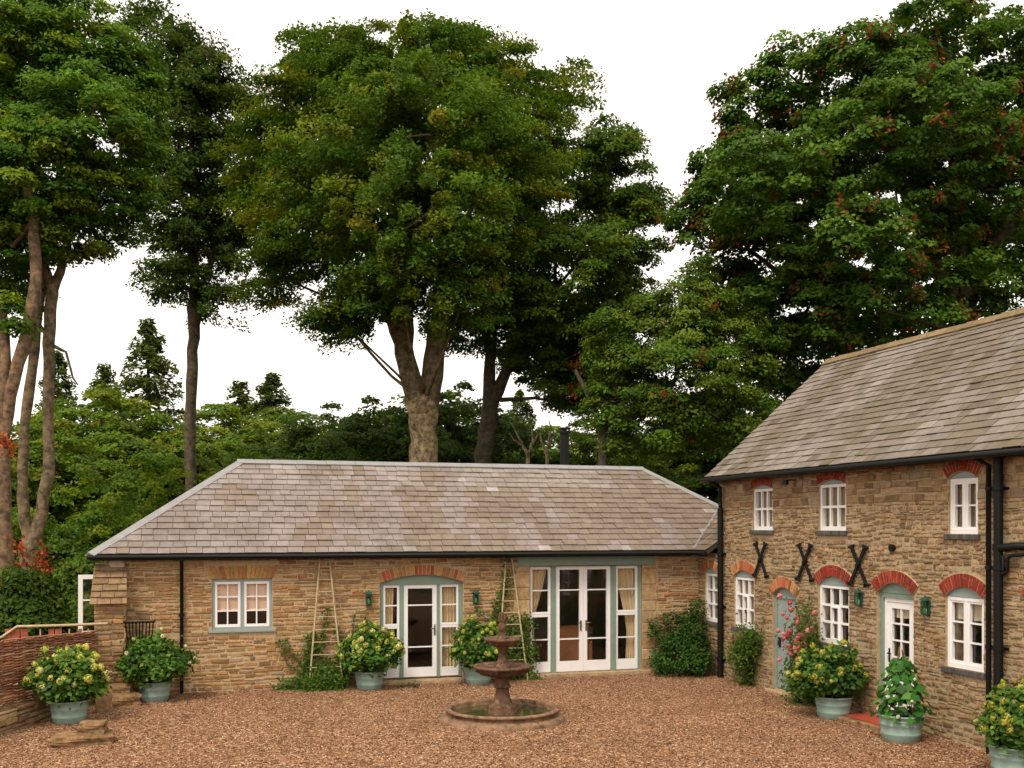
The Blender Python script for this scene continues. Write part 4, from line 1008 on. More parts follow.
def tree(name, label, trunks, lob_px, d, n_cl, per, R, size, pal, style='spray', bark=(.16, .115, .08), limbs=26, inner=.55, group=None, cat='tree', accent=None, asp=.55, seed=1, twig=.05, bark2=None):
    """trunks: polylines of (u, v, radius px[, depth shift]) at d metres; the first starts at the ground"""
    global RNG
    RNG = np.random.default_rng(seed)
    b0 = P(trunks[0][0][0], trunks[0][0][1], d); base = np.array([b0[0], b0[1], 0.0])
    t = thing(name, label, cat, tuple(base), 0, group)
    lob = lobes_px(lob_px, d)
    cr, P0, li = crown(t, base, lob, n_cl, per, R, size, pal, style, inner, asp, accent=accent)
    mb = MB(); ends = []
    for k_, tr in enumerate(trunks):
        pts = [P(p[0], p[1], d + (p[3] if len(p) > 3 else 0)) - base for p in tr]; rad = [p[2] * d / F for p in tr]
        if k_ == 0: pts = [np.array([0, 0, -.1]), np.array([0, 0, .35])] + pts; rad = [rad[0] * 1.5, rad[0] * 1.12] + rad
        bark_tube(mb, pts, rad, bark if k_ == 0 or not bark2 else bark2); ends += [(p, r) for p, r in list(zip(pts, rad))[len(pts) // 2:]]
    pts_all = P0 - base
    idx = RNG.choice(len(pts_all), min(limbs, len(pts_all)), replace=False)
    mids = []
    for c, rx, ry, rz in lob:
        c = c - base; e = min(ends, key=lambda q: np.linalg.norm(q[0] - c) + max(0, q[0][2] - c[2]) * 2)
        m_ = (e[0] + c) / 2 + np.array([0, 0, -.12 * np.linalg.norm(c - e[0])]) + RNG.normal(0, .25, 3)
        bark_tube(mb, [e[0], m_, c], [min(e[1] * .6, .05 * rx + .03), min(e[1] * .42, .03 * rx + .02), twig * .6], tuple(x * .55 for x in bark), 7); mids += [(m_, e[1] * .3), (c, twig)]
    for i in idx:
        p = pts_all[i]; e = min(mids + ends, key=lambda q: np.linalg.norm(q[0] - p))
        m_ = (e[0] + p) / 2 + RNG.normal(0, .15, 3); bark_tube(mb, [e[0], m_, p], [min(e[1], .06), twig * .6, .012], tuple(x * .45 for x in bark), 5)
    mb.build('trunk', M['bark'], t)
    return t
BEECH = [(4, (.088, .160, .011)), (4, (.063, .125, .010)), (2, (.140, .182, .013)), (.5, (.19, .18, .014))]
DARK = [(4, (.060, .108, .013)), (3, (.046, .086, .011)), (1, (.10, .14, .015))]
LEFT = [(4, (.070, .150, .013)), (3, (.092, .185, .015)), (2, (.18, .25, .018)), (2, (.048, .105, .010))]
SYC = [(4, (.070, .142, .016)), (3, (.092, .168, .018)), (2, (.050, .105, .012))]
MID = [(3, (.095, .165, .016)), (3, (.072, .135, .015)), (2, (.135, .19, .022))]
BACK = [(3, (.125, .200, .016)), (3, (.092, .160, .014)), (2, (.185, .23, .018))]
tree('beech_tree', 'great spreading beech with tan forked trunk rising behind the barn roof', [
    [(425, 468, 14), (425, 440, 13.5), (424, 415, 15), (424, 402, 16)],
    [(420, 405, 13), (407, 365, 10), (398, 330, 9), (386, 290, 7), (368, 250, 5), (345, 200, 3)], [(428, 405, 12), (434, 360, 10.5), (440, 320, 9), (446, 260, 7.5), (452, 190, 5), (450, 110, 3)], [(405, 350, 8), (408, 300, 6, 1), (412, 240, 4, 2)]],
    [(422, 55, 55, 40, 0), (345, 105, 70, 48, 0), (290, 100, 35, 30, -1), (285, 185, 48, 55, 1), (350, 190, 80, 70, -3), (430, 135, 90, 70, -3), (505, 105, 65, 55, 0), (565, 85, 26, 28, 1), (420, 220, 95, 65, -4),
     (320, 265, 48, 38, 0), (480, 190, 80, 75, -2), (372, 300, 38, 30, -2), (300, 225, 45, 50, -1), (440, 255, 65, 45, -4), (420, 150, 120, 95, 3), (535, 155, 45, 45, 0), (345, 325, 22, 18, -1), (262, 150, 26, 40, 0), (275, 275, 28, 36, 0), (330, 60, 50, 30, 1), (480, 60, 50, 32, 1), (400, 288, 55, 30, -4), (462, 305, 42, 38, -4), (340, 318, 34, 24, -2)],
    36, 1750, 200, .42, .14, BEECH, 'spray', bark=(.44, .31, .18), bark2=(.26, .185, .11), limbs=60, seed=101)
tree('sycamore_tree', 'dark leafy tree growing close behind the right side of the beech', [
    [(483, 468, 9), (487, 430, 8.5), (492, 400, 8.5)], [(492, 402, 7), (508, 368, 5), (528, 335, 4), (555, 290, 3)], [(489, 402, 6.5), (490, 360, 5.5), (494, 320, 4), (500, 270, 3)], [(500, 400, 2.5), (535, 398, 1.6), (560, 403, 1)]],
    [(560, 205, 62, 60, 0), (612, 175, 42, 50, 0), (632, 235, 26, 40, -1), (560, 285, 75, 60, -2), (610, 300, 42, 52, 0), (520, 320, 50, 42, -1), (575, 355, 45, 42, -1), (500, 270, 50, 50, 0), (565, 395, 22, 28, 0), (470, 335, 26, 24, 0), (640, 205, 20, 25, 0), (600, 360, 40, 40, 2), (540, 350, 40, 40, 2)],
    38, 680, 260, .54, .15, [(3, (.085, .148, .012)), (3, (.060, .115, .011)), (1, (.125, .172, .014))], 'dome', bark=(.10, .075, .05), limbs=45, seed=102)
tree('leaning_tree', 'bright green broad tree with pale twin trunks forking low at the left edge', [
    [(31, 575, 10), (28, 545, 9)], [(28, 548, 6.5), (24, 510, 5.6), (22, 470, 5), (25, 420, 5), (32, 370, 5), (38, 310, 5), (46, 240, 4), (60, 170, 3)], [(33, 548, 7), (42, 510, 6), (49, 470, 5.6), (48, 420, 5.4), (49, 360, 5.4), (50, 310, 6), (52, 285, 6)],
    [(51, 290, 5), (43, 262, 4), (34, 225, 3)], [(53, 290, 5), (63, 262, 4), (74, 215, 3), (85, 150, 2)], [(52, 345, 2), (66, 352, 1.4), (73, 378, 1), (78, 385, .7)], [(46, 335, 1.8), (38, 322, 1.4), (36, 305, 1)]],
    [(55, 55, 70, 48, 0), (120, 80, 38, 42, 0), (20, 80, 55, 70, 1), (90, 130, 66, 52, -2), (110, 200, 42, 38, -1), (40, 170, 60, 55, -2), (25, 235, 45, 36, -1), (75, 225, 48, 32, -1), (10, 25, 60, 40, 1), (140, 120, 22, 40, 0), (-30, 150, 50, 100, 0), (10, 290, 26, 30, 0)],
    29, 700, 260, .46, .13, LEFT, 'dome', bark=(.20, .14, .085), limbs=40, seed=103)
tree('leaning_tree', 'tan leaning trunk at the very left edge with leaves above', [
    [(6, 575, 9), (4, 530, 8)], [(4, 535, 7.5), (3, 480, 7), (4, 430, 6), (14, 380, 6.5), (28, 330, 6.5), (36, 280, 6), (34, 220, 5), (20, 150, 4)], [(-6, 440, 8), (2, 400, 7), (5, 360, 6), (0, 300, 5)]],
    [(-15, 235, 40, 45, 1), (15, 150, 40, 50, 2), (-40, 120, 50, 70, 1), (12, 320, 16, 18, 0)], 27, 170, 250, .46, .13, LEFT, 'dome', bark=(.20, .125, .075), limbs=16, seed=104)
tree('tall_tree', 'tall dark tree with a bare straight trunk standing left of the beech', [
    [(191, 478, 6), (190, 440, 5.5), (191, 400, 5.5), (192, 350, 5.5), (195, 315, 7), (194, 290, 6)], [(194, 295, 5), (195, 240, 4.5), (192, 170, 3.5), (190, 90, 2)], [(196, 300, 4), (212, 260, 3), (222, 200, 2)]],
    [(180, 60, 38, 35, 0), (205, 105, 45, 45, 0), (175, 130, 45, 55, 0), (212, 175, 38, 50, 0), (180, 210, 45, 45, 0), (205, 245, 44, 40, 0), (180, 275, 36, 26, 0), (215, 300, 32, 20, 0), (235, 215, 22, 40, 0), (150, 40, 40, 28, 1), (228, 85, 14, 20, 0)],
    41, 470, 190, .48, .16, DARK + [(1, (.06, .075, .015))], 'spray', bark=(.11, .08, .055), limbs=40, seed=105)
tree('red_seeded_tree', 'huge spreading tree hung with red seed bunches behind the cottage roof', [
    [(968, 420, 12), (966, 330, 11), (965, 300, 10)], [(965, 302, 9), (985, 265, 8), (1006, 235, 7), (1030, 180, 5)], [(962, 302, 8), (935, 262, 7), (912, 215, 5.5), (895, 150, 4), (880, 90, 3)], [(966, 300, 7), (955, 230, 6), (952, 150, 4), (958, 70, 3)],
     [(935, 268, 5), (890, 230, 4.5), (850, 190, 3.5), (800, 130, 2.5)], [(920, 270, 4.5), (860, 290, 4), (800, 290, 3), (750, 250, 2)]],
    [(800, 85, 55, 40, 0), (755, 120, 45, 42, 0), (860, 70, 60, 45, -1), (930, 40, 60, 42, 0), (975, 70, 60, 60, 1), (730, 170, 40, 40, 0), (700, 208, 24, 20, 0), (780, 190, 68, 55, -3), (860, 140, 75, 55, -3), (850, 240, 70, 60, -3), (760, 260, 50, 50, -1), (930, 130, 75, 60, -3),
     (980, 190, 70, 65, -2), (1020, 120, 50, 70, 0), (1030, 260, 60, 60, 0), (800, 320, 60, 50, -1), (880, 310, 75, 55, -2), (960, 290, 60, 50, -1), (745, 320, 30, 40, 0), (830, 370, 60, 45, 2), (900, 220, 120, 120, 5), (1060, 60, 50, 60, 0), (790, 355, 55, 45, 1), (730, 300, 35, 40, 2), (840, 330, 70, 50, 4), (1010, 190, 70, 60, 3), (790, 230, 75, 65, 0), (715, 235, 30, 34, 0), (690, 215, 22, 20, 1), (770, 160, 60, 50, 2), (895, 95, 55, 42, 0), (850, 105, 50, 40, 2)],
    33, 1500, 200, .50, .15, SYC, 'dome', bark=(.10, .075, .05), limbs=80, accent=(.33, (.20, .045, .022), .10), seed=106, asp=.7)
tree('maple_tree', 'lighter green open tree with a few red bunches between beech and cottage', [
    [(601, 480, 5), (603, 440, 4), (606, 410, 3.5)], [(604, 430, 3), (590, 400, 2.5), (575, 370, 2)], [(606, 412, 3), (618, 380, 2.5), (640, 350, 2)], [(604, 445, 2.5), (640, 420, 2), (670, 390, 1.6), (690, 340, 1.2), (696, 290, .8)]],
    [(696, 275, 15, 22, 0), (690, 320, 45, 36, 0), (650, 335, 36, 36, 0), (735, 350, 42, 38, 0), (685, 380, 60, 45, -1), (630, 395, 42, 42, 0), (720, 420, 55, 42, 0), (650, 430, 55, 35, 0), (610, 350, 26, 40, 0)],
    31, 420, 200, .44, .125, MID, 'dome', bark=(.09, .07, .05), limbs=36, accent=(.06, (.25, .03, .02), .12), seed=107)

# ---- trees of the wood behind: a few grown once, then copied
def local_tree(name, h, lobs, n_cl, per, R, size, pal, style, seed, trunk_r, bark=(.10, .08, .055)):
    """a tree in its own coordinates, h metres tall"""
    global RNG
    RNG = np.random.default_rng(seed)
    t = thing(name, 'x', 'tree')
    lob = [(np.array(c) * h, a * h, b * h, z * h) for c, a, b, z in lobs]
    crown(t, np.zeros(3), lob, n_cl, per, R, size, pal, style, .5)
    mb = MB(); bark_tube(mb, [(0, 0, -.1), (0, 0, h * .3), (.02 * h, 0, h * .6), (0, 0, h * .85)], [trunk_r, trunk_r * .8, trunk_r * .5, .03], bark)
    for c, a, b, z in lob: bark_tube(mb, [(0, 0, min(h * .35, c[2])), (c + np.array([0, 0, h * .3])) / 2, c], [trunk_r * .4, trunk_r * .25, .03], bark, 6)
    mb.build('trunk', M['bark'], t)
    return t
def conifer(name, h, seed, pal):
    global RNG
    RNG = np.random.default_rng(seed)
    t = thing(name, 'x', 'conifer'); pts, nr = [], []; n = 0
    whorls = 34
    for i in range(whorls):
        f = i / whorls; z = h * (.06 + .92 * f); R = h * .25 * (1 - f) ** .8 + .15
        for k_ in range(9):
            q = RNG.uniform(0, 2 * pi); L = R * RNG.uniform(.7, 1.15); m_ = int(60 * (L / (h * .2)) + 16)
            r = np.sqrt(RNG.random(m_)) * L; side = RNG.normal(0, .13, m_) * L
            x = np.cos(q) * r - np.sin(q) * side; y = np.sin(q) * r + np.cos(q) * side
            zz = z + RNG.normal(0, .012 * h) - .32 * r + .12 * r * r / L + RNG.normal(0, .12, m_)
            pts.append(np.stack([x, y, zz], 1)); nr.append(np.stack([np.cos(q) * .5 + RNG.normal(0, .5, m_), np.sin(q) * .5 + RNG.normal(0, .5, m_), 1 + RNG.normal(0, .4, m_)], 1))
    pts, nr = np.concatenate(pts), np.concatenate(nr)
    leaf_mesh('crown', pts, nr, .30, .12, tones(pal, len(pts), 1), M['leaf'], t)
    mb = MB(); bark_tube(mb, [(0, 0, -.1), (0, 0, h * .5), (0, 0, h * .97)], [h * .018, h * .01, .02], (.09, .07, .05)); mb.build('trunk', M['bark'], t)
    return t
round_l = [((0, 0, .72), .2, .2, .2), ((.18, .05, .55), .2, .2, .2), ((-.18, -.03, .58), .2, .2, .2), ((.02, -.2, .5), .2, .2, .2), ((0, .2, .55), .2, .2, .2), ((.22, -.1, .33), .16, .16, .16), ((-.22, -.1, .33), .17, .17, .17), ((0, -.22, .26), .18, .18, .17)]
pr_round = local_tree('woodland_tree', 10, round_l, 330, 150, .60, .20, BACK, 'dome', 201, .2)
tall_l = [((0, 0, .85), .12, .12, .13), ((.1, 0, .7), .15, .15, .15), ((-.1, .03, .68), .15, .15, .15), ((0, -.12, .55), .17, .17, .16), ((.14, .06, .45), .17, .17, .16), ((-.15, 0, .42), .17, .17, .16), ((.02, -.14, .28), .18, .18, .15)]
pr_tall = local_tree('woodland_tree', 12, tall_l, 330, 150, .56, .19, BACK + [(2, (.12, .165, .016))], 'dome', 202, .18)
pr_dark = local_tree('woodland_tree', 10, round_l, 320, 150, .6, .19, DARK, 'dome', 203, .2)
pr_con = conifer('conifer_tree', 14, 204, [(2, (.075, .11, .016)), (2, (.095, .13, .02)), (1, (.055, .085, .014))])
protos = {'r': [pr_round, 10, True], 't': [pr_tall, 12, True], 'd': [pr_dark, 10, True], 'c': [pr_con, 14, True]}
def put(kind, u, v_top, d, label, rz=0, wide=1.0, group='trees of the wood behind the barn'):
    p = protos[kind]; o = p[0] if p[2] else copy_tree(p[0]); p[2] = False
    q = P(u, v_top, d); s = q[2] / p[1] * (1.0 if kind == 'c' else .98)
    o.location = (q[0], q[1], 0); o.scale = (s * wide, s * wide, s); o.rotation_euler = (0, 0, rz)
    tag(o, label, 'conifer' if kind == 'c' else 'tree', group)
    return o
put('c', 148, 312, 60, 'tallest pointed conifer between the leaning trees and the tall bare trunk', 0, 1.25)
put('c', 104, 358, 66, 'shorter pointed conifer just left of the tallest one', 1, 1.2)
put('c', 58, 345, 52, 'slim dark conifer seen between the two pale leaning trunks', 2, 1.0)
put('c', 272, 368, 75, 'pointed conifer top between the tall bare trunk and the beech', 3, 1.6)
put('c', 240, 376, 80, 'smaller conifer top just right of the tall bare trunk', 4, 1.5)
put('c', 520, 385, 60, 'drooping dark conifer right of the dark trunk behind the barn ridge', 5, 1.2)
put('r', 100, 372, 50, 'broad round woodland tree left of the tall bare trunk', .3, 1.3)
put('r', 45, 400, 44, 'woodland tree behind the pale leaning trunks', 1.4, 1.2)
put('t', 168, 402, 52, 'leafy tree below the tallest conifer', 2.2, 1.3)
put('r', 225, 390, 60, 'yellowish green tree just right of the tall bare trunk', 3.1, 1.3)
put('t', 292, 394, 64, 'light green tree under the conifer tops by the beech', .8, 1.4)
put('d', 335, 386, 52, 'dark round tree left of the beech trunk', 1.9, 1.3)
put('d', 385, 376, 44, 'dark tree right behind the beech trunk', .4, 1.1)
put('d', 455, 362, 45, 'dark tree filling the gap between beech trunk and dark trunk', 2.6, 1.1)
put('r', 550, 414, 62, 'yellow green tree low behind the dead pale branches', 4.0, 1.5)
put('t', 600, 395, 46, 'leafy tree behind the black flue', 1.2, 1.3)
put('d', 655, 400, 44, 'shaded tree behind the right end of the barn roof', 5.1, 1.3)
put('t', 700, 390, 40, 'leafy tree behind the near corner of the cottage gable', 2.9, 1.2)
put('d', 760, 350, 40, 'dark tree close behind the cottage gable', .9, 1.3)
put('d', 860, 330, 46, 'dark tree hidden behind the cottage ridge', 3.5, 1.3)
put('r', 505, 408, 66, 'pale green tree glimpsed just right of the dark forked trunk', 1.1, 1.3)
put('d', 430, 372, 56, 'dark tree farthest back between the two forked trunks', 3.3, 1.6)
put('r', -40, 380, 42, 'woodland tree at the left margin behind the leaning trunk', 2.0, 1.2)

# ---- bushes between the wood and the barn
def bush(name, label, x, y, w_, h, n_cl, per, R, size, pal, style='dome', seed=1, cat='bush', depth=None, m='leaf', lean=(0, 0), z0=0, group=None, lobs=None, asp=.6):
    global RNG
    RNG = np.random.default_rng(seed)
    t = thing(name, label, cat, (x, y, z0), 0, group)
    dp = depth or w_
    if not lobs:
        lobs = [((lean[0], lean[1], .62 * h), w_ * .36, dp * .36, h * .34), ((-w_ * .2, 0, .38 * h), w_ * .3, dp * .34, h * .33), ((w_ * .2, -.1 * dp, .36 * h), w_ * .3, dp * .34, h * .32), ((0, -.2 * dp, .3 * h), w_ * .34, dp * .3, h * .27)]
    lob = [(np.array(c, float), a, b, z) for c, a, b, z in lobs]
    cr, P0, li = crown(t, np.zeros(3), lob, n_cl, per, R, size, pal, style, .4, asp, m)
    cr.name = 'foliage'
    mb = MB()
    for i in RNG.choice(len(P0), min(14, len(P0)), replace=False):
        p = P0[i]; mb.tube([(p[0] * .12, p[1] * .12, 0), (p[0] * .5, p[1] * .5, p[2] * .55), tuple(p)], [.03 * h / 2 + .004, .02 * h / 2 + .003, .004], 5, (.09, .065, .04))
    mb.build('stem', M['bark'], t)
    return t, P0
LIME = [(3, (.115, .205, .016)), (3, (.080, .160, .014)), (2, (.21, .28, .02))]
def bpx(u, d): q = P(u, Y0, d); return q[0], q[1]
for i, (u, vt, d, wpx, pal, lab) in enumerate([
    (95, 468, 33, 110, LIME, 'light green bush with pale shoots left of the barn roof'),
    (160, 455, 36, 110, LIME, 'mid green bush behind the sloping left end of the barn roof'),
    (20, 500, 30, 90, LIME, 'lime leaved bush behind the forked pale trunk'),
    (60, 530, 27, 80, DARK, 'dark bush low behind the terracotta slatted fence'),
    (250, 440, 38, 120, BACK, 'yellowish bush just above the barn ridge left of the beech'),
    (330, 442, 39, 110, DARK, 'dark bush above the barn ridge beside the beech trunk'),
    (640, 440, 34, 110, MID, 'fresh green bush above the right end of the barn ridge'),
    (20, 565, 24.5, 80, DARK, 'low leafy shrub right behind the railed wooden fence'),
    (85, 550, 25.5, 70, DARK + LIME, 'shady leafy shrub beside the open white glazed door')]):
    x, y = bpx(u, d); h = HC + (Y0 - vt) * d / F
    bush('leafy_bush', lab, x, y, wpx * d / F, max(h, 1.6), 150, 120, .34 + .05 * (d > 30), .13, pal, 'dome', 300 + i)
# red creeper leaves on the left trunk and fence
RNG = np.random.default_rng(330)
cp = thing('red_creeper', 'red leaved creeper on the pale trunks at the left edge', 'climber', tuple(P(24, 575, 26.5) * np.array([1, 1, 0])))
base = P(24, 575, 26.5) * np.array([1, 1, 0]); pts = []; mb = MB()
for path in ([(30, 600), (28, 570), (20, 550), (14, 540)], [(30, 600), (34, 572), (42, 558), (47, 548)], [(-2, 436), (2, 446), (6, 440), (12, 454)], [(34, 600), (38, 582), (46, 570), (50, 566)]):
    pp = [P(u, v, 26.3) - base for u, v in path]; mb.tube(pp, .018, 5, (.10, .05, .03))
    for a, b in zip(pp[:-1], pp[1:]):
        n = 46; f = RNG.random((n, 1)); pts.append(a * (1 - f) + b * f + RNG.normal(0, .10, (n, 3)))
pts = np.concatenate(pts); leaf_mesh('foliage', pts, RNG.normal(0, .6, pts.shape) + [0, -.6, .6], .10, .07, tones([(2, (.36, .055, .02)), (1, (.25, .04, .02)), (1, (.42, .12, .04))], len(pts), 1), M['leaf'], cp); mb.build('stem', M['bark'], cp)
# dead pale branches behind the ridge
dt = thing('dead_tree', 'bare dead tree with pale branches behind the barn ridge', 'tree', tuple(P(528, 480, 40) * np.array([1, 1, 0])))
base = P(528, 480, 40) * np.array([1, 1, 0]); mb = MB(); RNG = np.random.default_rng(331)
for path, r in (([(528, 475), (528, 455), (520, 440), (512, 424)], .07), ([(528, 455), (533, 440), (531, 425)], .05), ([(522, 445), (514, 440), (509, 432)], .03), ([(548, 475), (547, 450), (551, 430), (549, 420)], .06), ([(547, 455), (541, 440), (540, 428)], .04), ([(551, 440), (558, 430)], .03), ([(532, 445), (538, 434)], .03)):
    bark_tube(mb, [P(u, v, 40) - base for u, v in path], list(np.linspace(r * 1.35, .016, len(path))), (.55, .41, .28), 6)
mb.tube([P(528, 470, 40) - base, np.array([0, 0, 0])], .09, 6, (.5, .37, .25)); mb.tube([P(548, 472, 40) - base, np.array([.3, 0, 0])], .08, 6, (.5, .37, .25))
mb.build('trunk', M['bark'], dt)

# ------------------------------------------------------------------ tubs and their plants
def make_tub():
    t = thing('plant_tub', 'x', 'tub', group='sage green tubs round the yard')
    mb = MB(); mb.lathe([(.0, .01), (.235, .0), (.245, .01), (.262, .09), (.268, .10), (.268, .115), (.262, .125), (.28, .215), (.287, .225), (.287, .24), (.281, .25), (.298, .335), (.312, .34), (.315, .352), (.308, .362), (.290, .362), (.285, .33), (.275, .28)], 40)
    mb.build('body', M['tub'], t)
    MB().lathe([(.283, .30), (.15, .315), (.0, .32)], 24).build('soil', M['soil'], t)
    for q in (0, pi):
        h = MB(); x = .30 * cos(q); h.tube([(x, -.07, .30), (x * 1.12, -.06, .30), (x * 1.12, .06, .30), (x, .07, .30)], .009, 6); h.build('handle', M['tub'], t)
    return t
tub0 = make_tub(); used = [False]
def tub(label, x, y, s=1.0, rz=0):
    o = copy_tree(tub0) if used[0] else tub0
    used[0] = True
    o.location = (x, y, .004); o.scale = (s, s, s); o.rotation_euler = (0, 0, rz); tag(o, label)
def head_mesh():
    pts = RNG.normal(size=(70, 3)); pts /= np.linalg.norm(pts, axis=1, keepdims=True); nr = pts.copy(); pts *= np.array([.062, .062, .05])
    return pts, nr
HEADS = []
def flower_heads(parent, locs, cols, s=1.0, size=(.062, .05), petal=.034):
    """flower heads in three colours share their meshes"""
    for i, p in enumerate(locs):
        key = (cols, i % len(cols), size)
        me = next((m_ for k_, m_ in HEADS if k_ == key), None)
        if me is None:
            pts = RNG.normal(size=(80, 3)); pts /= np.linalg.norm(pts, axis=1, keepdims=True); nr = pts + RNG.normal(0, .25, pts.shape)
            pts = pts * np.array([size[0], size[0], size[1]]) * RNG.uniform(.8, 1.05, (80, 1))
            o = leaf_mesh('flower_head', pts, nr, petal, petal * .85, np.array(cols[i % len(cols)]) * RNG.uniform(.75, 1.15, (80, 1)), M['petal'], parent); HEADS.append((key, o.data))
        else:
            o = bpy.data.objects.new('flower_head', me); COL.objects.link(o); o.parent = parent
        q = s * RNG.uniform(.7, 1.15); o.location = p; o.scale = (q, q, q); o.rotation_euler = RNG.uniform(0, 6, 3)
HYD = [(3, (.062, .145, .020)), (3, (.085, .175, .025)), (2, (.045, .10, .016)), (1, (.13, .21, .028))]
CREAM = ((.66, .62, .17), (.58, .60, .12), (.70, .68, .27), (.48, .55, .10))
GOLD = ((.50, .46, .07), (.42, .44, .07), (.55, .52, .14))
def hydrangea(label, x, y, w_, h, n_heads, cols, seed, pal=HYD, top=.3, hs=1.0, name='hydrangea_shrub', leaf_=.105, n_cl=120, low=.35):
    t, P0 = bush(name, label, x, y, w_, h, n_cl, 34, .12, leaf_, pal, 'dome', seed, 'shrub', z0=.32, m='leaf_gloss',
                 lobs=[((0, 0, .58 * h), w_ * .33, w_ * .33, h * .34), ((-w_ * .19, -.04, .38 * h), w_ * .3, w_ * .3, h * .3), ((w_ * .19, -.02, .38 * h), w_ * .3, w_ * .3, h * .3), ((0, -w_ * .14, .3 * h), w_ * .34, w_ * .3, h * .24)], asp=.62)
    cand = P0[(P0[:, 2] > low * h) & (P0[:, 1] < w_ * .35)]
    ctr = np.array([0, 0, .35 * h]); v = cand - ctr; score = np.linalg.norm(v / np.array([w_ * .5, w_ * .5, h * .6]), axis=1) + top * cand[:, 2] / h + RNG.uniform(0, .3, len(cand))
    sel = cand[np.argsort(-score)[:n_heads]]; sel = sel + (sel - ctr) / np.linalg.norm(sel - ctr, axis=1, keepdims=True) * .13
    flower_heads(t, sel, cols, hs)
    return t
tub('sage green tub of yellow hydrangea before the wicker fence', -1.87, 18.35, 1.0)
hydrangea('round hydrangea with pale yellow heads in the tub before the wicker fence', -1.87, 18.35, 1.08, .92, 62, CREAM, 401, hs=1.02)
tub('sage green tub of white flowered shrub beside the barn drainpipe', -.62, 20.18, .98, .4)
hydrangea('loose green shrub with few white flowers in the tub beside the barn drainpipe', -.62, 20.18, 1.22, .92, 9, ((.75, .70, .52), (.66, .60, .40)), 402, leaf_=.10, hs=.65)
tub('sage green tub of hydrangea left of the arched barn door', 3.35, 20.42, .97, .8)
hydrangea('tall hydrangea with pale yellow heads in the tub left of the arched barn door', 3.35, 20.38, 1.12, .98, 66, CREAM, 403, hs=1.0)
tub('sage green tub of hydrangea between the arched door and the fountain', 5.55, 20.42, .97, 1.2)
hydrangea('dense hydrangea with small yellow green heads in the tub behind the fountain', 5.55, 20.38, 1.15, 1.0, 64, GOLD + CREAM[1:2], 404, hs=.75)
tub('sage green tub of yellow flowers under the cottage window by the pink rose', 10.19, 15.07, 1.0, .3)
hydrangea('wide bush of golden yellow flowers in the tub by the pink rose', 10.17, 15.13, 1.25, .92, 64, GOLD, 405, hs=.88)
tub('sage green tub of broad leaved plant at the glazed cottage door', 10.07, 13.18, 1.08, .9)
tub('sage green tub at the right edge near the drainpipes', 10.02, 10.86, 1.1, .5)
hydrangea('yellow flowered bush in the tub at the right edge', 10.06, 10.86, .95, .85, 56, GOLD, 407, hs=.9)
# broad heart shaped leaves on canes
RNG = np.random.default_rng(406)
bp_ = thing('broad_leaved_climber', 'climbing plant with big heart shaped leaves in the tub at the glazed cottage door', 'plant', (10.07, 13.18, .34))
n = 270; z = RNG.uniform(.02, .95, n) ** 1.1; rmax = .36 * (1 - (z / 1.02) ** 2.2) + .06; q = RNG.uniform(0, 2 * pi, n); r = rmax * np.sqrt(RNG.uniform(.35, 1, n))
pts = np.stack([r * np.cos(q) * 1.0, r * np.sin(q) * 1.05, z * .92], 1); nr = np.stack([np.cos(q) * .8, np.sin(q) * .8, np.full(n, .6)], 1) + RNG.normal(0, .25, (n, 3))
leaf_mesh('foliage', pts, nr, .145, .12, tones([(3, (.042, .15, .024)), (2, (.06, .18, .03)), (1, (.09, .21, .035))], n, 1), M['leaf_gloss'], bp_, fold=.1)
for i in range(4):
    q = i * pi / 2 + .4; MB().tube([(.2 * cos(q), .2 * sin(q), -.03), (.03 * cos(q), .03 * sin(q), 1.0 + .03 * i)], .008, 6, (.25, .15, .08)).build('cane', M['bark'], bp_)
sel = pts[RNG.choice(n, 9)]; flower_heads(bp_, sel * np.array([1.1, 1.1, 1]), ((.8, .78, .7),), .55, (.04, .05), .05)

# ------------------------------------------------------------------ climbers and borders
def climber(name, label, x, y, paths, n_per, spread, size, pal, seed, cat='climber', flowers=None, thick=.06, rz=0, m='leaf'):
    """stems drawn on the wall (x right, z up) with leaves along them"""
    global RNG
    RNG = np.random.default_rng(seed)
    t = thing(name, label, cat, (x, y, 0), rz); mb = MB(); pts = []
    for path, dens in paths:
        pp = [np.array([p[0], -.04 - (p[2] if len(p) > 2 else 0), p[1]]) for p in path]
        mb.tube(pp, list(np.linspace(.013, .005, len(pp))), 5, (.12, .085, .05))
        for a, b in zip(pp[:-1], pp[1:]):
            n = max(2, int(n_per * dens * np.linalg.norm(b - a))); f = RNG.random((n, 1)); s = np.array([spread, thick, spread]) * min(1, dens + .3)
            q = a * (1 - f) + b * f + RNG.normal(0, 1, (n, 3)) * s; q[:, 1] = np.minimum(q[:, 1], -.03); q[:, 2] = np.maximum(q[:, 2], .02); pts.append(q)
    pts = np.concatenate(pts)
    nr = RNG.normal(0, .45, pts.shape) + np.array([0, -.9, .6])
    leaf_mesh('foliage', pts, nr, size, size * .65, tones(pal, len(pts), 1, .25), M[m], t); mb.build('stem', M['bark'], t)
    if flowers:
        nf, cols, s = flowers; hi = pts[pts[:, 2] > .75]; flower_heads(t, hi[RNG.choice(len(hi), nf)] + np.array([0, -.14, .03]), cols, s, (.05, .042), .04)
    return t
IVY = [(3, (.070, .135, .018)), (2, (.10, .165, .022)), (2, (.048, .095, .014))]
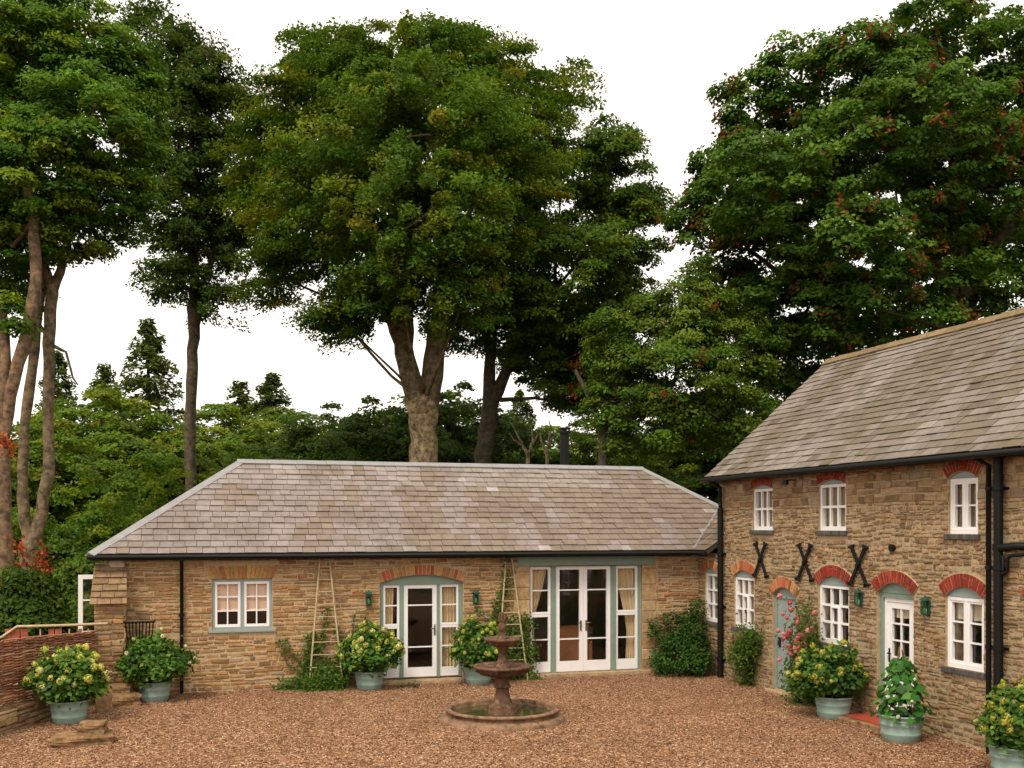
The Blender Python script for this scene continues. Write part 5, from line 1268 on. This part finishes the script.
climber('ladder_climber', 'leafy climber spreading round the foot of the left ladder', 2.5, 20.86, [
    ([(-.35, 0), (-.25, .3), (-.3, .55), (-.2, .8), (-.22, 1.0)], 1.3), ([(-.1, 0), (.1, .3), (.0, .55)], 1.6), ([(.2, 0), (.3, .3), (.35, .5)], 1.6), ([(-.2, .05, .1), (-.55, .15, .1), (-.85, .04, .1)], 1.3), ([(0, .2, .1), (.45, .35, .1)], 1.4),
    ([(-.1, .6), (.0, 1.0), (.1, 1.5), (.05, 1.6)], .22), ([(.3, .5), (.35, .9), (.2, 1.2)], .25), ([(-.35, .4), (-.6, .7), (-.85, .95), (-.6, .95)], .15), ([(.35, .5), (.75, 1.1), (.85, 1.45)], .15), ([(-.4, .3), (-.7, .5), (-.75, .8)], .15), ([(-.1, 0, .1), (.3, .12, .12)], 1.6), ([(-.38, .04, .36), (-.05, .2, .38), (.32, .12, .36)], 1.7), ([(-.3, .22, .3), (.0, .34, .3), (.3, .3, .3)], 1.5), ([(-.3, .05, .4), (.3, .06, .4)], 1.5)], 420, .09, .065, IVY, 501)
climber('wall_climber', 'leafy climber on the barn wall behind the fountain', 6.35, 20.86, [
    ([(.0, 0), (-.1, .5), (-.25, 1.0), (-.2, 1.5), (-.12, 1.9), (-.05, 2.3)], .6), ([(.05, 0), (.2, .5), (.3, .9), (.25, 1.25)], 1.4), ([(.1, 0), (.4, .35), (.45, .7)], 1.6), ([(0, 0, .1), (.15, .3, .12), (.1, .8, .1), (-.05, 1.2)], 1.5), ([(-.2, .9), (-.35, 1.3), (-.3, 1.7)], .5), ([(-.25, 1.0), (-.55, 1.3), (-.75, 1.45)], .18), ([(.3, .9), (.5, 1.1), (.35, 1.3)], .5), ([(.2, .05, .15), (.5, .08, .2)], 1.4)], 320, .085, .065, IVY, 502)
climber('drain_vine', 'thin green vine hanging beside the left lantern of the barn', 3.05, 20.86, [([(.0, .9), (.05, 1.2), (.1, 1.5)], .35)], 130, .03, .05, IVY, 503)
t, P0 = bush('corner_shrub', 'dense dark green shrub in the corner where barn and link wall meet', 10.0, 20.32, 1.25, 1.35, 140, 60, .12, .065, [(3, (.032, .085, .014)), (2, (.046, .108, .016)), (1, (.068, .132, .02))], 'dome', 504, 'shrub', m='leaf_gloss',
     lobs=[((.22, .1, .72), .36, .30, .40), ((-.12, .1, .45), .40, .32, .36), ((.30, -.1, .4), .32, .35, .36), ((-.1, -.15, .22), .58, .34, .22), ((.44, .15, 1.2), .12, .12, .36), ((-.46, .38, .95), .08, .06, .34), ((-.18, .36, 1.0), .09, .07, .26), ((.12, .25, 1.08), .13, .12, .24)])
climber('small_rose', 'small straggling green shrub beneath the arched window by the drainpipe', 10.72, 18.65, [
    ([(.0, 0), (.05, .5), (-.1, .9), (-.2, 1.15)], 1.0), ([(.0, 0, .1), (.15, .5, .15), (.3, .9, .15), (.35, 1.1, .1)], 1.0), ([(.05, .5, .1), (.1, .8, .2), (.1, 1.05, .15)], 1.9), ([(-.1, .7, .1), (-.4, .75, .1), (-.5, .6, .1)], 1.2), ([(.1, .8, .1), (.5, .95, .1)], 1.2), ([(0, .55, .1), (-.3, .5, .2), (.3, .6, .25)], 1.2), ([(-.35, .5), (-.55, .3)], .3)], 380, .12, .07, IVY, 505, 'shrub', (4, ((.6, .12, .12),), .5), .10, -pi / 2)
climber('pink_rose', 'pink flowering rose between the grey plank door and the arched window', 10.72, 16.45, [
    ([(.0, 0, .1), (.05, .6, .2), (.0, 1.1, .25), (-.1, 1.5, .2), (-.15, 1.75, .1)], 1.0), ([(.1, 0, .1), (.2, .6, .25), (.25, 1.1, .25), (.2, 1.45, .2)], 1.3), ([(.0, .5, .2), (-.2, .9, .25), (-.3, 1.25, .25)], .6), ([(.05, .1, .2), (.3, .4, .3), (.5, .8, .25)], 1.5), ([(-.05, .1, .2), (-.2, .4, .3), (-.1, .7, .3)], 1.5), ([(.1, .9, .2), (.35, 1.1, .2)], 1.2)], 400, .13, .07, IVY, 506, 'rose', (46, ((.72, .22, .24), (.62, .12, .15), (.74, .32, .32)), .9), .12, -pi / 2)
climber('white_lily', 'sparse leafy plant with pale flowers at the right jamb of the wide glazed doors', 9.75, 20.86, [([(-.1, 0, .15), (-.12, .3, .15), (-.2, .55, .1)], .5), ([(.05, 0, .15), (.1, .5, .1), (.02, .8, .08)], .35), ([(-.15, .0, .2), (.3, .1, .2)], 1.0)], 260, .06, .06, IVY, 507, 'plant', None)
climber('low_weed', 'small dry sprig of weed on the gravel before the arched door', 4.05, 20.45, [([(-.1, .02), (.1, .06, .1), (.25, .02, .15)], .8)], 120, .05, .06, [(1, (.10, .09, .03)), (1, (.06, .08, .025))], 508, 'plant')
